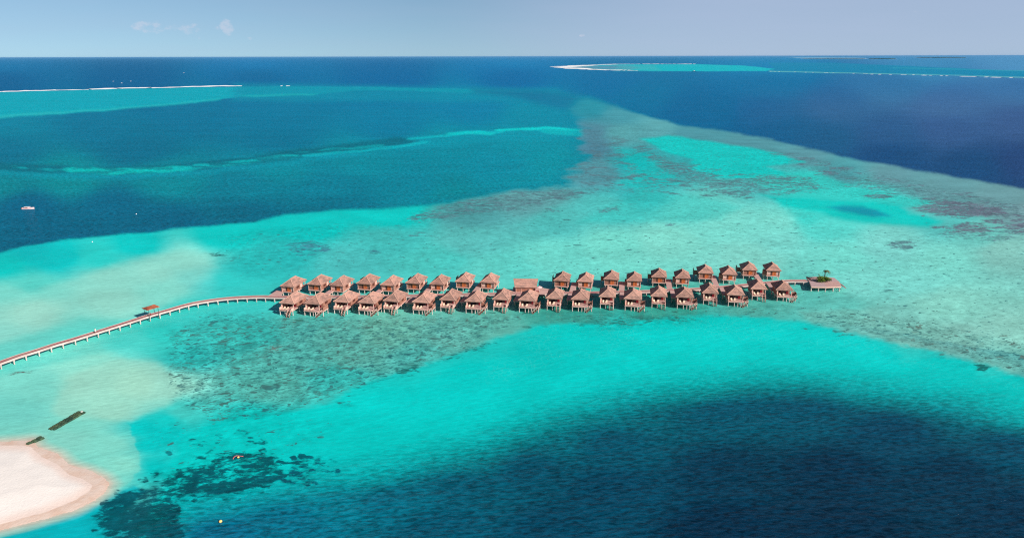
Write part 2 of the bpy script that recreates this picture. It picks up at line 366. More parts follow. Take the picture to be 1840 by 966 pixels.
# living coral: (density, colour, feather, contour)
PURP, DGRN = (82, 114, 122), (2, 62, 74)
PURP2 = (98, 100, 116)
CORAL = [
 (.62, PURP, 12, [(1042,232),(1075,236),(1100,262),(1075,290),(1120,300),(1128,325),(1100,348),(1030,342),(1036,300),(1050,280),(1048,250)]),
 (.8, PURP, 12, [(920,348),(1025,338),(1080,345),(1020,362),(940,375),(870,385),(800,395),(740,400),(720,395),(780,372),(860,352)]),
 (.85, PURP, 10, [(1150,262),(1200,285),(1250,300),(1270,312),(1310,326),(1360,330),(1320,345),(1240,330),(1180,300)]),
 (.5, PURP, 12, [(1100,300),(1180,300),(1230,345),(1150,360),(1090,345)]),
 (.8, PURP, 10, [(1300,322),(1380,312),(1460,318),(1476,334),(1440,345),(1370,350),(1300,352),(1250,345)]),
 (.75, PURP, 16, [(1460,300),(1560,318),(1660,335),(1780,358),(1840,372),(1840,392),(1760,366),(1680,356),(1610,352),(1560,342),(1500,322)]),
 (1.0, PURP2, 7, [(1638,372),(1672,362),(1700,359),(1750,364),(1802,371),(1812,384),(1770,390),(1712,391),(1668,384)]),
 (.95, PURP2, 7, [(1702,404),(1740,402),(1772,408),(1790,414),(1770,420),(1730,417)]),
 (.75, PURP, 12, [(1662,418),(1720,416),(1840,408),(1840,432),(1780,440),(1700,430)]),
 (1.0, PURP, 4, [(1546,350),(1575,347),(1612,353),(1590,357),(1560,355)]),
 (.85, PURP, 7, [(1590,436),(1630,430),(1655,438),(1630,450),(1600,446)]),
 (.8, (60,120,135), 8, [(515,438),(560,432),(595,440),(590,455),(545,462),(520,450)]),
 (.75, (60,120,135), 6, [(655,446),(680,446),(684,458),(658,460)]),
 (.7, PURP, 6, [(725,420),(760,416),(790,424),(750,428)]), (.8, PURP, 5, [(975,374),(1005,374),(1010,382),(985,382)]),
 (.7, PURP, 6, [(1070,372),(1115,370),(1120,380),(1080,384)]), (.75, PURP, 5, [(1190,398),(1215,402),(1235,410),(1200,406)]),
 (.8, (60,105,105), 8, [(1322,378),(1345,380),(1352,384),(1326,384)]),
 (1.0, DGRN, 10, [(160,935),(178,912),(205,893),(235,876),(270,868),(300,878),(322,905),(330,940),(325,975),(230,985),(180,960)]),
 (1.0, DGRN, 12, [(275,872),(300,855),(335,838),(372,828),(390,815),(430,812),(470,812),(498,825),(515,850),(500,868),(450,884),(400,892),(360,898),(330,890),(300,880)]),
 (.75, DGRN, 10, [(508,828),(545,820),(588,824),(592,846),(560,862),(520,858)]),
 (.9, DGRN, 7, [(338,818),(356,814),(366,822),(350,828)]), (.8, DGRN, 7, [(440,800),(470,786),(488,794),(470,806)]), (.8, DGRN, 6, [(425,772),(445,770),(448,780),(430,782)]),
 (.8, DGRN, 6, [(268,848),(290,842),(296,856),(276,860)]), (.7, DGRN, 5, [(518,740),(540,740),(538,750),(520,748)]), (.6, DGRN, 6, [(465,908),(490,908),(492,920),(470,922)]),
 (.9, (20,90,85), 6, [(1744,652),(1765,648),(1778,658),(1770,668),(1750,666)]), (.7, (40,90,85), 6, [(1715,656),(1732,658),(1728,666)]),
 (.8, (50,90,85), 6, [(1580,604),(1600,604),(1604,612),(1588,614)]), (.7, (50,90,85), 5, [(1548,598),(1564,598),(1560,606)]),
 (.7, (40,110,108), 8, [(600,722),(625,718),(640,730),(610,732)]), (.7, (35,105,100), 9, [(700,660),(780,640),(850,618),(900,606),(880,622),(790,650),(720,676)]),
 (.65, (110,95,90), 8, [(480,616),(510,612),(505,628),(470,646)]),
 (.7, (35,110,100), 12, [(1040,570),(1120,566),(1240,566),(1260,578),(1180,584),(1080,592),(1030,584)]),
 (.7, (90,80,75), 5, [(30,668),(50,664),(62,662),(55,670),(10,676)]),
 (.85, (30,70,75), 4, [(372,456),(400,454),(405,460),(380,462)]), (.75, (50,120,125), 6, [(405,460),(428,456),(425,466),(405,468)]),
]
PLATFORM = [(-400,480),(-100,462),(0,455),(50,441),(125,430),(200,422),(250,419),(325,410),(375,406),(460,399),(514,386),(595,378),(702,374),(770,369),(810,365),(870,352),(920,344),(1025,336),(1030,315),(1036,300),(1050,282),(1040,266),(1050,241),(1043,229),(1040,214),(1010,198),(970,186),(920,175),(850,167),(850,160),(960,163),(1027,169),(1081,182),(1148,204),(1229,225),(1337,241),(1420,260),(1541,287),(1649,306),(1730,320),(1840,340),(2300,430),(2300,640),(1840,640),(1500,580),(1100,600),(500,780),(250,850),(120,960),(-400,1100)]
BAND = [(-400,700),(300,560),(900,560),(1400,530),(1840,640),(2300,780),(2300,840),(1840,748),(1720,716),(1600,700),(1480,684),(1350,680),(1220,693),(1120,708),(1020,738),(930,768),(850,796),(760,820),(680,840),(600,856),(520,870),(430,888),(350,900),(300,925),(230,975),(150,1010),(-400,1200)]
BEACH_WET = [(-420,770),(-150,785),(0,793),(36,791),(59,789),(69,802),(104,815),(124,833),(160,844),(187,856),(197,867),(191,882),(171,898),(132,917),(83,931),(41,942),(0,952),(-150,985),(-420,1050)]
BEACH_DRY = [(-420,790),(-100,798),(0,800),(44,801),(56,803),(74,821),(105,835),(124,853),(149,861),(166,871),(162,882),(138,898),(83,920),(0,943),(-150,975),(-420,1030)]
HALO = [(-420,600),(235,762),(242,800),(248,842),(240,858),(215,876),(180,905),(120,930),(60,950),(0,966),(-150,1005),(-420,1080)]

# polar sheet: rings close together where the picture looks, azimuth fine ahead and coarse behind
dep = [80, 70, 60, 52, 47, 44, 42]
a = math.atan((1000 - 483) / F) + R(PITCH)
deps = [R(v) for v in dep]
y = 1012.0
while y > 104.2:
    deps.append(math.atan((y - 483) / F) + R(PITCH)); y -= 1.35 if y > 160 else 0.8
deps.append(math.atan((103.9 - 483) / F) + R(PITCH))
deps = sorted(set(deps), reverse=True)
deps = [d for d in deps if d > math.atan(H / 62000.0) * 1.01] + [math.atan(H / 62000.0)]
rad = np.array([H / math.tan(d) for d in deps] + [90000.0, 150000.0, 300000.0])
tans = np.linspace(math.tan(R(-42)), math.tan(R(42)), 1060)
azs = list(np.arctan(tans)) + list(np.linspace(R(45), R(318) - R(3), 90))
azs = np.array(azs)
NR, NA = len(rad), len(azs)
RR, AA = np.meshgrid(rad, azs, indexing='ij')
X = (RR * np.sin(AA)).ravel(); Y = (RR * np.cos(AA)).ravel()
iR = np.array(CR3.inverted())
cd = np.stack([X, Y, np.full_like(X, -H)], 1) @ iR.T
ahead = cd[:, 2] < -1.0
zz = np.where(ahead, -cd[:, 2], 1.0)
U = 920 + F * cd[:, 0] / zz; V = 483 - F * cd[:, 1] / zz
# behind and beside the photograph the lagoon simply goes on
U = np.where(ahead, np.clip(U, -900, 2740), np.where(X < 0, -900, 2740)); V = np.where(ahead, np.clip(V, 60, 1500), 1300)
wob = 9 * fnoise(U / 42, V / 15, 3) + 2.5 * fnoise(U / 9, V / 4, 5)
wobv = 2.2 * fnoise(U / 38, V / 14, 9) + 0.8 * fnoise(U / 8, V / 4, 11)
UW, VW = U + wob, V + wobv * np.clip((V - 100) / 120, 0.1, 1)

col = blend(U, V, DEEP, 30)
g_ = col.mean(1, keepdims=True)
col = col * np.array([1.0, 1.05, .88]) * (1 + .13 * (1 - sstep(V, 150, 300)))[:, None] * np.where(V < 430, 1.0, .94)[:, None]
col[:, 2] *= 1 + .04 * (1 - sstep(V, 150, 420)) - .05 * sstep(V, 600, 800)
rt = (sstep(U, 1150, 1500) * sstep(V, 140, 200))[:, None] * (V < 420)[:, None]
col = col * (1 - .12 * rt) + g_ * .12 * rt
pal = blend(UW, VW, SHALLOW, 18)
pale_ = np.clip(pal[:, :1] / .18, 0, 1)
pal = pal * (np.array([1.0, .93, .95]) * (1 - pale_) + np.array([1.14, 1.16, 1.19]) * pale_)

def paint_pal(c, f, strength, poly):
    d = sdf(U + 1.3 * wob + 5 * fnoise(U / 10, V / 5, 51), V + 2.2 * wobv + 2 * fnoise(U / 9, V / 4, 53), poly)
    w = (sstep(d, -f, f) * strength)[:, None]
    global pal
    pal = pal * (1 - w) + np.array(lin(c)) * w
SLOPE = [(2300,790),(1990,716),(1840,678),(1784,660),(1730,646),(1663,627),(1568,606),(1515,594),(1461,580),(1380,569),(1250,567),(1189,572),(1081,582),(974,580),(925,598),(879,614),(791,644),(703,670),(644,694),(585,724),(500,744),(430,758),(360,770),(320,800),(300,860),(240,960),(300,1200),(2300,1200)]
paint_pal((122, 190, 176), 12, .55, [(1440,560),(1560,555),(1700,590),(1840,620),(2300,740),(2300,790),(1990,716),(1840,678),(1730,646),(1568,606),(1461,580)])
paint_pal((12, 202, 193), 10, .85, SLOPE)
def local(poly, f):
    xs = [p[0] for p in poly]; ys = [p[1] for p in poly]
    return (UW > min(xs) - f) & (UW < max(xs) + f) & (VW > min(ys) - f) & (VW < max(ys) + f)
def paint(c, f, strength, poly, mul=None):
    idx = np.nonzero(local(poly, f * 2))[0]
    if not len(idx): return
    d = sdf(UW[idx], VW[idx], poly)
    w = sstep(d, -f, f) * strength
    if mul is not None: w = w * mul[idx]
    col[idx] = col[idx] * (1 - w[:, None]) + np.array(lin(c)) * w[:, None]

# the lagoon's inner ridge
def ridge(pts, c, w, strength, mul=None):
    idx = np.nonzero((VW > 200) & (VW < 340) & (UW < 1100))[0]
    best = np.full(len(idx), 1e9)
    for (x0, y0), (x1, y1) in zip(pts, pts[1:]):
        ex, ey = x1 - x0, (y1 - y0) * 4
        t = np.clip(((UW[idx] - x0) * ex + (VW[idx] * 4 - y0 * 4) * ey) / (ex * ex + ey * ey), 0, 1)
        best = np.minimum(best, np.hypot(UW[idx] - x0 - t * ex, VW[idx] * 4 - y0 * 4 - t * ey))
    k = (1 - sstep(best, w * .35, w)) * strength
    if mul is not None: k = k * mul[idx]
    col[idx] = col[idx] * (1 - k[:, None]) + np.array(lin(c)) * k[:, None]
RID = [(-200,290),(0,300),(60,303),(150,306),(220,308),(300,303),(380,296),(460,288),(540,276),(640,264),(720,255),(800,246),(860,239),(920,235),(980,232),(1046,233)]
ridge([(p[0], p[1] + 5) for p in RID], (22, 150, 168), 60, .55)
ridge([(p[0], p[1] - 1) for p in RID[:11]], (14, 104, 122), 40, .8)
nz = sstep(fnoise(U / 30, V / 3, 21), -.25, .35)
ridge([(20,299),(100,305),(150,304)], (28, 165, 172), 12, .7, nz)
ridge([(140,305),(200,309),(280,306),(320,302)], (25, 190, 185), 32, .85, np.clip(nz + .35, 0, 1))
ridge([(320,301),(400,295),(460,288),(520,281)], (28, 176, 180), 22, .75, np.clip(nz + .2, 0, 1))
ridge([(520,279),(600,268),(680,262)], (40, 165, 172), 14, .6, nz)
ridge([(550,280),(620,273),(700,266),(760,257)], (26, 176, 186), 14, .7)
ridge([(740,250),(830,241),(900,237)], (24, 180, 188), 14, .7)
ridge([(815,240),(870,238),(880,240)], (22, 195, 196), 16, .85)
ridge([(900,234),(980,231),(1044,234)], (26, 200, 198), 12, .9)
ridge([(985,236),(1046,241)], (24, 190, 192), 26, .6)

# far reef on the left, the ring reef and the pale line on the right
FARL = [(-900,195),(-300,170),(0,165),(210,160),(435,156),(560,155),(700,157),(850,160),(960,166),(1010,176),(960,176),(850,168),(740,163),(640,163),(560,170),(470,174),(430,176),(400,178),(350,184),(250,192),(180,199),(100,205),(0,210),(-300,232),(-900,290)]
paint((16, 166, 180), 3, .92, FARL)
paint((20, 142, 165), 14, .75, [(420,150),(1000,160),(1040,182),(420,182)])
paint((60, 182, 184), 5, .6, [(-300,224),(0,206),(150,197),(300,186),(400,176),(400,179),(300,190),(150,202),(0,212),(-300,236)])
paint((55, 175, 178), 4, .6, [(430,171),(520,169),(570,168),(560,171),(460,174)])
for q in ((60,180),(150,176),(260,172),(340,168),(90,192),(200,186)):
    paint((14, 158, 174), 6, .5, [(q[0]-60,q[1]),(q[0],q[1]-1.2),(q[0]+70,q[1]-1),(q[0],q[1]+1)])
paint((14, 135, 168), 2, .8, [(1380,113),(1500,113),(1840,128),(2300,140),(2300,152),(1840,138),(1700,135),(1390,127)])
RING = [(1012,121),(1030,118),(1060,117),(1120,116),(1250,115.5),(1330,118),(1392,124),(1378,128),(1250,128.5),(1150,127.5),(1080,126),(1040,124)]
paint((24, 182, 190), 1.2, .95, RING)
paint((92, 140, 165), 5, .85, [(1020,119),(1060,118),(1120,118),(1150,122),(1130,126),(1080,125),(1040,123.5)])
paint((70, 175, 180), 8, .6, [(1110,117),(1180,117),(1190,127),(1110,127)])
paint((96, 176, 180), .9, .9, [(1385,127.2),(1500,130),(1620,132.8),(1720,135),(1840,138.6),(2200,148),(2200,150),(1840,140.2),(1720,136.2),(1620,134.2),(1500,131.5),(1385,129)])
paint((60, 165, 178), .8, .6, [(1600,121.5),(1720,124),(1840,127),(1840,128.3),(1720,125.2),(1600,122.5)])
paint((150, 192, 205), .8, .9, [(1415,103.6),(1480,103.4),(1560,104.4),(1560,105.4),(1480,105),(1430,105)])

# reef platform over the deep, bright sand slope below it
em = sstep(U, 820, 1000) * (1 - sstep(U, 1120, 1200)) * sstep(V, 205, 235) * (1 - sstep(V, 380, 420))
d1 = sdf(UW + em * (30 * fnoise(U / 46, V / 8, 41, 4, .6)), VW + em * 5 * fnoise(U / 30, V / 9, 43), PLATFORM); d2 = sdf(U + .3 * wob, V + .3 * wobv, BAND)
f1 = 7 + 9 * sstep(U, 500, 1000) * (1 - sstep(V, 340, 420)) * (1 - sstep(U, 1060, 1150))
m1 = sstep(d1, -f1, f1)
m2 = sstep(d2, -95, 95)
bandcol = np.array(lin((12, 204, 197)))
mm = np.maximum(m1, m2)
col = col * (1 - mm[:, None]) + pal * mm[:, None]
# dark drop-off rim where the lagoon meets the coral on its east side
rim = .35 * np.exp(-((d1 + 12) / 12.0) ** 2) * (U > 760) * (U < 1070) * (V > 232) * (V < 420)
col = col * (1 - .45 * rim[:, None]) + np.array(lin((8, 98, 130))) * .45 * rim[:, None]
paint((120, 205, 188), 10, .0, PLATFORM)
for c, f, s, wv, poly in PATCH:
    paint(c, f, s, poly)
paint((146, 210, 192), 18, .5, [(-300,640),(0,545),(90,512),(170,488),(260,462),(330,452),(372,456),(385,478),(350,515),(300,545),(250,572),(180,585),(90,600),(0,640)])
paint((156, 212, 190), 12, .6, [(95,738),(105,700),(150,662),(215,642),(280,650),(316,676),(325,702),(305,726),(262,742),(236,756),(180,752),(110,752)])
paint((60, 205, 192), 16, .5, [(60,600),(150,570),(240,575),(330,600),(330,640),(290,640),(230,625),(150,640),(60,660),(-100,700),(-100,640)])

# pale shelf round the beach, its edge sharp against the turquoise
dh = sdf(UW, VW, HALO)
hm = sstep(dh, -2.5, 2.5) * sstep(V, 742, 790)
hal = np.array(lin((126, 206, 187)))
col = col * (1 - .85 * hm[:, None]) + (hal * .6 + pal * .4) * .85 * hm[:, None]
db = sdf(U, V, BEACH_WET)
wet = np.array(lin((208, 196, 176)))
sh = (1 - sstep(-db, -2, 32)) * sstep(V, 700, 760) * .8
col = col * (1 - sh[:, None]) + (wet * .75 + np.array(lin((190, 200, 185))) * .25) * sh[:, None]
edge = (1 - sstep(-db, 1, 9)) * .6 * sstep(V, 700, 760)
col = col * (1 - edge[:, None]) + wet * edge[:, None]
out_b = sstep(sdf(UW, VW, [(130,935),(240,868),(262,880),(150,1000),(-200,1060),(-200,1010)]), -3, 10) * (1 - sh)
col = col * (1 - .9 * out_b[:, None]) + np.array(lin((12, 178, 184))) * .9 * out_b[:, None]

# the surface adds a veil of mirrored sky of its own: take that much off the colour below
cosi = H / np.sqrt(X ** 2 + Y ** 2 + H * H)
sint = np.sqrt(1 - cosi ** 2) / 1.33; cost = np.sqrt(1 - sint ** 2)
fres = .5 * (((cosi - 1.33 * cost) / (cosi + 1.33 * cost)) ** 2 + ((cost - 1.33 * cosi) / (cost + 1.33 * cosi)) ** 2)
col = np.maximum(col - (np.minimum(fres, .25) * .17)[:, None] * np.array([.30, .42, .58]) * 1.1 - np.array([.002, .001, .001]), .0008)
# coral cover
cor = np.zeros(len(X)); ccol = np.tile(np.array(lin(PURP)), (len(X), 1))
for dn, c, f, poly in CORAL:
    idx = np.nonzero(local(poly, f * 3))[0]
    if not len(idx): continue
    w = sstep(sdf(UW[idx], VW[idx], poly), -1.7 * f, 1.3 * f) * dn
    up = w > cor[idx]
    cor[idx] = np.maximum(cor[idx], w)
    ccol[idx[up]] = np.array(lin(c))
def scatter(poly, n_, rx, ry, dens, c, seed):
    rd_ = np.random.RandomState(seed)
    xs = [p[0] for p in poly]; ys = [p[1] for p in poly]
    idx = np.nonzero((U > min(xs) - 30) & (U < max(xs) + 30) & (V > min(ys) - 15) & (V < max(ys) + 15))[0]
    px_ = rd_.uniform(min(xs), max(xs), n_ * 6); py_ = rd_.uniform(min(ys), max(ys), n_ * 6)
    ok = sdf(px_, py_, poly) > 0
    px_, py_ = px_[ok][:n_], py_[ok][:n_]
    ux, vx = UW[idx], VW[idx]
    for x_, y_ in zip(px_, py_):
        a_ = rd_.uniform(*rx); b_ = rd_.uniform(*ry); k_ = rd_.uniform(.55, 1) * dens; sl = rd_.uniform(-.12, .12)
        m_ = np.nonzero((np.abs(ux - x_) < a_ * 1.6) & (np.abs(vx - y_) < b_ * 1.6 + 3))[0]
        if not len(m_): continue
        q_ = ((ux[m_] - x_) / a_) ** 2 + ((vx[m_] - y_ + sl * (ux[m_] - x_)) / b_) ** 2
        w_ = (1 - sstep(q_, .3, 1.5)) * k_
        j_ = idx[m_]; up_ = w_ > cor[j_]
        cor[j_] = np.maximum(cor[j_], w_); ccol[j_[up_]] = np.array(lin(c))
scatter([(165,955),(178,912),(215,880),(255,858),(300,862),(330,880),(330,960)], 70, (6, 16), (3, 8), 1.0, (2, 56, 68), 1)
scatter([(270,880),(300,850),(345,820),(400,805),(490,808),(520,845),(500,880),(420,900),(340,905)], 110, (6, 15), (2.5, 7), 1.0, (2, 58, 68), 2)
scatter([(495,870),(500,830),(540,816),(606,822),(612,850),(560,872)], 44, (5, 13), (2.5, 6.5), 1.0, (3, 70, 88), 3)
scatter([(250,830),(300,800),(400,770),(520,760),(500,810),(380,815),(300,850)], 34, (4, 9), (1.5, 3.5), .8, (8, 100, 104), 4)
scatter([(300,690),(420,560),(700,560),(920,575),(860,620),(700,680),(520,740),(380,745)], 90, (5, 14), (1.2, 3), .7, (45, 115, 112), 5)
scatter([(880,352),(1045,230),(1110,240),(1140,330),(1040,350),(900,372),(760,400),(700,410)], 170, (8, 26), (1.2, 3.2), .95, PURP, 6)
scatter([(1130,255),(1250,300),(1350,310),(1480,320),(1470,345),(1330,360),(1180,350),(1120,310)], 150, (8, 26), (1.2, 3.2), .95, PURP, 7)
scatter([(1380,270),(1640,325),(1840,368),(1990,410),(1990,460),(1840,420),(1700,368),(1560,345),(1440,305)], 190, (8, 28), (1.2, 3.2), .85, (92, 108, 120), 8)
scatter([(1650,366),(1800,372),(1990,440),(1900,450),(1700,430),(1650,400)], 90, (8, 26), (1.2, 3), .95, PURP2, 9)
scatter([(420,470),(700,410),(1040,350),(1300,360),(1500,420),(1840,450),(2100,520),(2100,640),(1840,650),(1500,570),(1440,490),(1000,470),(520,480)], 420, (4, 15), (.8, 2.2), .75, (60, 118, 118), 10)
scatter([(1440,540),(1620,570),(1840,610),(2100,680),(1840,668),(1740,640),(1590,600)], 120, (4, 12), (1, 2.6), .85, (84, 98, 88), 11)
scatter([(470,590),(560,570),(960,556),(1240,555),(1440,545),(1430,562),(1240,578),(1000,586),(880,600)], 90, (6, 18), (1.2, 3), .8, (48, 112, 100), 12)
cor *= np.where(V < 420, sstep(m1, .25, .8), 1)
scatter([(1380,560),(1560,590),(1740,640),(2000,705),(2000,725),(1740,658),(1560,612),(1380,580)], 60, (4, 11), (1, 2.6), .8, (60, 104, 98), 13)
scatter([(900,590),(860,612),(700,662),(560,726),(570,740),(720,682),(880,626),(930,606)], 60, (5, 13), (1.2, 3), .8, (26, 104, 100), 14)
# small coral heads scattered over the flats
spk = np.zeros(len(X))
for val, f, poly in (
    (.40, 20, [(380,470),(460,440),(640,420),(760,385),(900,350),(1040,340),(1200,330),(1400,340),(1500,400),(1840,430),(2300,500),(2300,700),(1840,668),(1740,644),(1600,606),(1500,582),(1380,562),(1200,545),(900,500),(600,490),(450,500)]),
    (.85, 22, [(300,600),(380,560),(500,566),(700,570),(950,562),(920,582),(860,618),(780,645),(700,675),(620,705),(540,735),(470,752),(400,760),(330,735),(300,690)]),
    (.70, 16, [(1400,560),(1500,555),(1650,570),(1840,610),(2300,700),(2300,720),(1840,672),(1740,644),(1650,622),(1560,600)]),
    (.55, 18, [(900,560),(1200,550),(1400,540),(1440,566),(1250,572),(1000,580)]),
    (.45, 14, [(400,420),(620,400),(700,400),(620,440),(450,480),(390,470)]),
    (.35, 18, [(260,760),(420,740),(620,760),(560,800),(440,840),(300,850)]),
    (.55, 12, [(1050,200),(1200,235),(1400,270),(1700,335),(1840,370),(1840,400),(1400,340),(1150,320),(1060,280)])):
    idx = np.nonzero(local(poly, f * 2))[0]
    spk[idx] = np.maximum(spk[idx], sstep(sdf(UW[idx], VW[idx], poly), -f, f) * val)
# how shallow (for the dancing light on the sand) and how deep (for the open-water chop)
shal = np.clip(mm, 0, 1) * (1 - sstep(V, 100, 101) * 0)
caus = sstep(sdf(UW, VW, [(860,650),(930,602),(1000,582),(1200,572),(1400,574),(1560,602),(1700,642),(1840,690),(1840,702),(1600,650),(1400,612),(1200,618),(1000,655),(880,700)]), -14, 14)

nv = len(X)
verts = np.zeros((nv + 1, 3), dtype=np.float32)
verts[:nv, 0] = X; verts[:nv, 1] = Y
ii, jj = np.meshgrid(np.arange(NR - 1), np.arange(NA), indexing='ij')
ii = ii.ravel(); jj = jj.ravel(); j2 = (jj + 1) % NA
quads = np.stack([ii * NA + jj, ii * NA + j2, (ii + 1) * NA + j2, (ii + 1) * NA + jj], 1)[:, ::-1]
jc = np.arange(NA)
tris = np.stack([np.full(NA, nv), (jc + 1) % NA, jc], 1)
# ring 0 is the innermost: rad grows with the index
sea = bpy.data.meshes.new("water")
sea.vertices.add(nv + 1)
sea.vertices.foreach_set("co", verts.ravel())
nl = quads.size + tris.size
sea.loops.add(nl)
sea.loops.foreach_set("vertex_index", np.concatenate([quads.ravel(), tris.ravel()]).astype(np.int32))
sea.polygons.add(len(quads) + len(tris))
starts = np.concatenate([np.arange(len(quads)) * 4, quads.size + np.arange(len(tris)) * 3]).astype(np.int32)
sea.polygons.foreach_set("loop_start", starts)
sea.update(calc_edges=True)
sea.polygons.foreach_set("use_smooth", np.ones(len(sea.polygons), bool))
def attr(name, kind, arr):
    at = sea.attributes.new(name, kind, 'POINT')
    at.data.foreach_set("color" if kind == 'FLOAT_COLOR' else "value", arr.astype(np.float32).ravel())
def ext(a1):
    return np.concatenate([a1, a1[:1]])
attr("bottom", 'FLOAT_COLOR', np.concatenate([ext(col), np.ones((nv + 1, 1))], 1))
attr("coral_colour", 'FLOAT_COLOR', np.concatenate([ext(ccol), np.ones((nv + 1, 1))], 1))
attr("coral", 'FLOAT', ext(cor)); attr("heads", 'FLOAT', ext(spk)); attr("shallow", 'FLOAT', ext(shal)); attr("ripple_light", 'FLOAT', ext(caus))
water = bpy.data.objects.new("water", sea)
COL.objects.link(water)
tag(water, kind='structure')

# water material
wm = bpy.data.materials.new("sea_water"); wm.use_nodes = True
n, l = wm.node_tree.nodes, wm.node_tree.links
n.clear()
def nd(t, **kw):
    x = n.new(t)
    for k, v in kw.items(): setattr(x, k, v)
    return x
def mth(op, *a):
    x = nd("ShaderNodeMath", operation=op)
    for i, v in enumerate(a):
        if isinstance(v, (int, float)): x.inputs[i].default_value = v
        else: l.new(v, x.inputs[i])
    return x.outputs[0]
def rng(v, a, b, c=0.0, d=1.0, smooth=True):
    x = nd("ShaderNodeMapRange")
    if smooth: x.interpolation_type = 'SMOOTHSTEP'
    for i, q in enumerate((a, b, c, d)):
        if isinstance(q, (int, float)): x.inputs[i + 1].default_value = q
        else: l.new(q, x.inputs[i + 1])
    l.new(v, x.inputs[0]); return x.outputs[0]
def at(name):
    x = nd("ShaderNodeAttribute"); x.attribute_name = name; return x
pos = nd("ShaderNodeNewGeometry").outputs["Position"]
def noise(scale, sx=1, sy=1, rot=0, detail=4, rough=.55, dist=0):
    m0 = nd("ShaderNodeMapping"); m0.inputs["Rotation"].default_value = (0, 0, R(-rot))
    l.new(pos, m0.inputs[0])
    mp = nd("ShaderNodeMapping"); mp.inputs["Scale"].default_value = (sx * scale, sy * scale, scale)
    l.new(m0.outputs[0], mp.inputs[0])
    x = nd("ShaderNodeTexNoise"); x.inputs["Scale"].default_value = 1.0; x.inputs["Detail"].default_value = detail
    x.inputs["Roughness"].default_value = rough; x.inputs["Distortion"].default_value = dist
    l.new(mp.outputs[0], x.inputs["Vector"]); return x.outputs["Fac"]
A_b, A_cc = at("bottom"), at("coral_colour")
A_c, A_h, A_s, A_k = at("coral").outputs["Fac"], at("heads").outputs["Fac"], at("shallow").outputs["Fac"], at("ripple_light").outputs["Fac"]
def mixc(f, a, b, mode='MIX'):
    x = nd("ShaderNodeMixRGB", blend_type=mode)
    for i, v in enumerate((f, a, b)):
        if isinstance(v, (int, float)): x.inputs[i].default_value = v
        elif isinstance(v, tuple): x.inputs[i].default_value = (*v, 1)
        else: l.new(v, x.inputs[i])
    return x.outputs[0]
def scalec(c, f):
    x = nd("ShaderNodeVectorMath", operation='SCALE'); l.new(c, x.inputs[0])
    if isinstance(f, (int, float)): x.inputs["Scale"].default_value = f
    else: l.new(f, x.inputs["Scale"])
    return x.outputs[0]
base = A_b.outputs["Color"]
# broad patchiness, stronger over the flats
base = scalec(base, mth('ADD', 1.0, mth('MULTIPLY', mth('SUBTRACT', noise(.035, 1, 1, 10, 5), .5), rng(A_s, 0, 1, .12, .5, False))))
flat_n = noise(.22, 1, 1, 20, 6, .7)
hs = mth('MAXIMUM', A_h, A_c)
base = scalec(base, mth('SUBTRACT', 1.0, mth('MULTIPLY', hs, rng(flat_n, .33, .66, -.22, .42))))
# patches of coral
cn1 = mth('ADD', mth('ADD', mth('MULTIPLY', noise(.045, .8, 1.3, -12, 3, .6, .6), .22), mth('MULTIPLY', noise(.15, .8, 1.4, 10, 4, .6, .4), .36)), mth('MULTIPLY', noise(.5, .8, 1.3, 5, 4, .65, .3), .42))
thr = mth('SUBTRACT', 0.64, mth('MULTIPLY', A_c, .218))
cm_ = rng(cn1, mth('SUBTRACT', thr, .015), mth('ADD', thr, .085))
cm_ = mth('MULTIPLY', cm_, rng(A_c, .02, .3))
ctex = scalec(A_cc.outputs["Color"], mth('MULTIPLY', rng(noise(.45, 1, 1.2, 0, 5, .75), .32, .68, .55, 1.45, False), rng(noise(.09, 1, 1.3, 0, 3), .35, .65, .8, 1.25, False)))
base = mixc(mth('MULTIPLY', cm_, .88), base, ctex)
# single heads
h1 = noise(.30, 1.0, 1.5, 15, 3, .55, .4)
thr2 = mth('SUBTRACT', 0.70, mth('MULTIPLY', A_h, .15))
hm_ = mth('MULTIPLY', rng(h1, thr2, mth('ADD', thr2, .05)), rng(A_h, .03, .3))
h2 = noise(.11, 1, 1.4, -5, 3, .6, .5)
thr3 = mth('SUBTRACT', 0.745, mth('MULTIPLY', A_h, .12))
h3 = noise(.75, .7, 1.5, 22, 3, .6, .3)
thr4 = mth('SUBTRACT', 0.70, mth('MULTIPLY', A_h, .19))
hm3 = mth('MULTIPLY', mth('MULTIPLY', rng(h3, thr4, mth('ADD', thr4, .06)), rng(A_h, .05, .4)), .8)
hm2 = mth('MULTIPLY', rng(h2, thr3, mth('ADD', thr3, .05)), rng(A_h, .03, .3))
dark = mixc(rng(noise(.06, detail=2), .4, .6), tuple(lin((40, 105, 108))), tuple(lin((66, 104, 98))))
base = mixc(mth('MULTIPLY', mth('MAXIMUM', mth('MAXIMUM', hm_, hm2), hm3), .85), base, dark)
# caustic light painted into the colour as lines on the sand slope
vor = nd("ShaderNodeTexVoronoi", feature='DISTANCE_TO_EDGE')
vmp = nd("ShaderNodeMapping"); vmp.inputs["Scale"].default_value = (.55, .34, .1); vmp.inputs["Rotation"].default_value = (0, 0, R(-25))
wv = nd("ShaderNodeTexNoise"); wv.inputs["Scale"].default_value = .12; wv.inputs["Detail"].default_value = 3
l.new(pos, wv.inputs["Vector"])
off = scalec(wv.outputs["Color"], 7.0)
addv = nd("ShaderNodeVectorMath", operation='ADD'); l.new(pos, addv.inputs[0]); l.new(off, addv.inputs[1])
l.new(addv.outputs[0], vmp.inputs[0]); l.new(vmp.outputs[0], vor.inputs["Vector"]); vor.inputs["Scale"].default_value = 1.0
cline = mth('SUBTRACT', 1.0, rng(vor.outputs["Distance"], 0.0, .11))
cline = mth('MULTIPLY', mth('MULTIPLY', cline, A_k), rng(noise(.06), .42, .62))
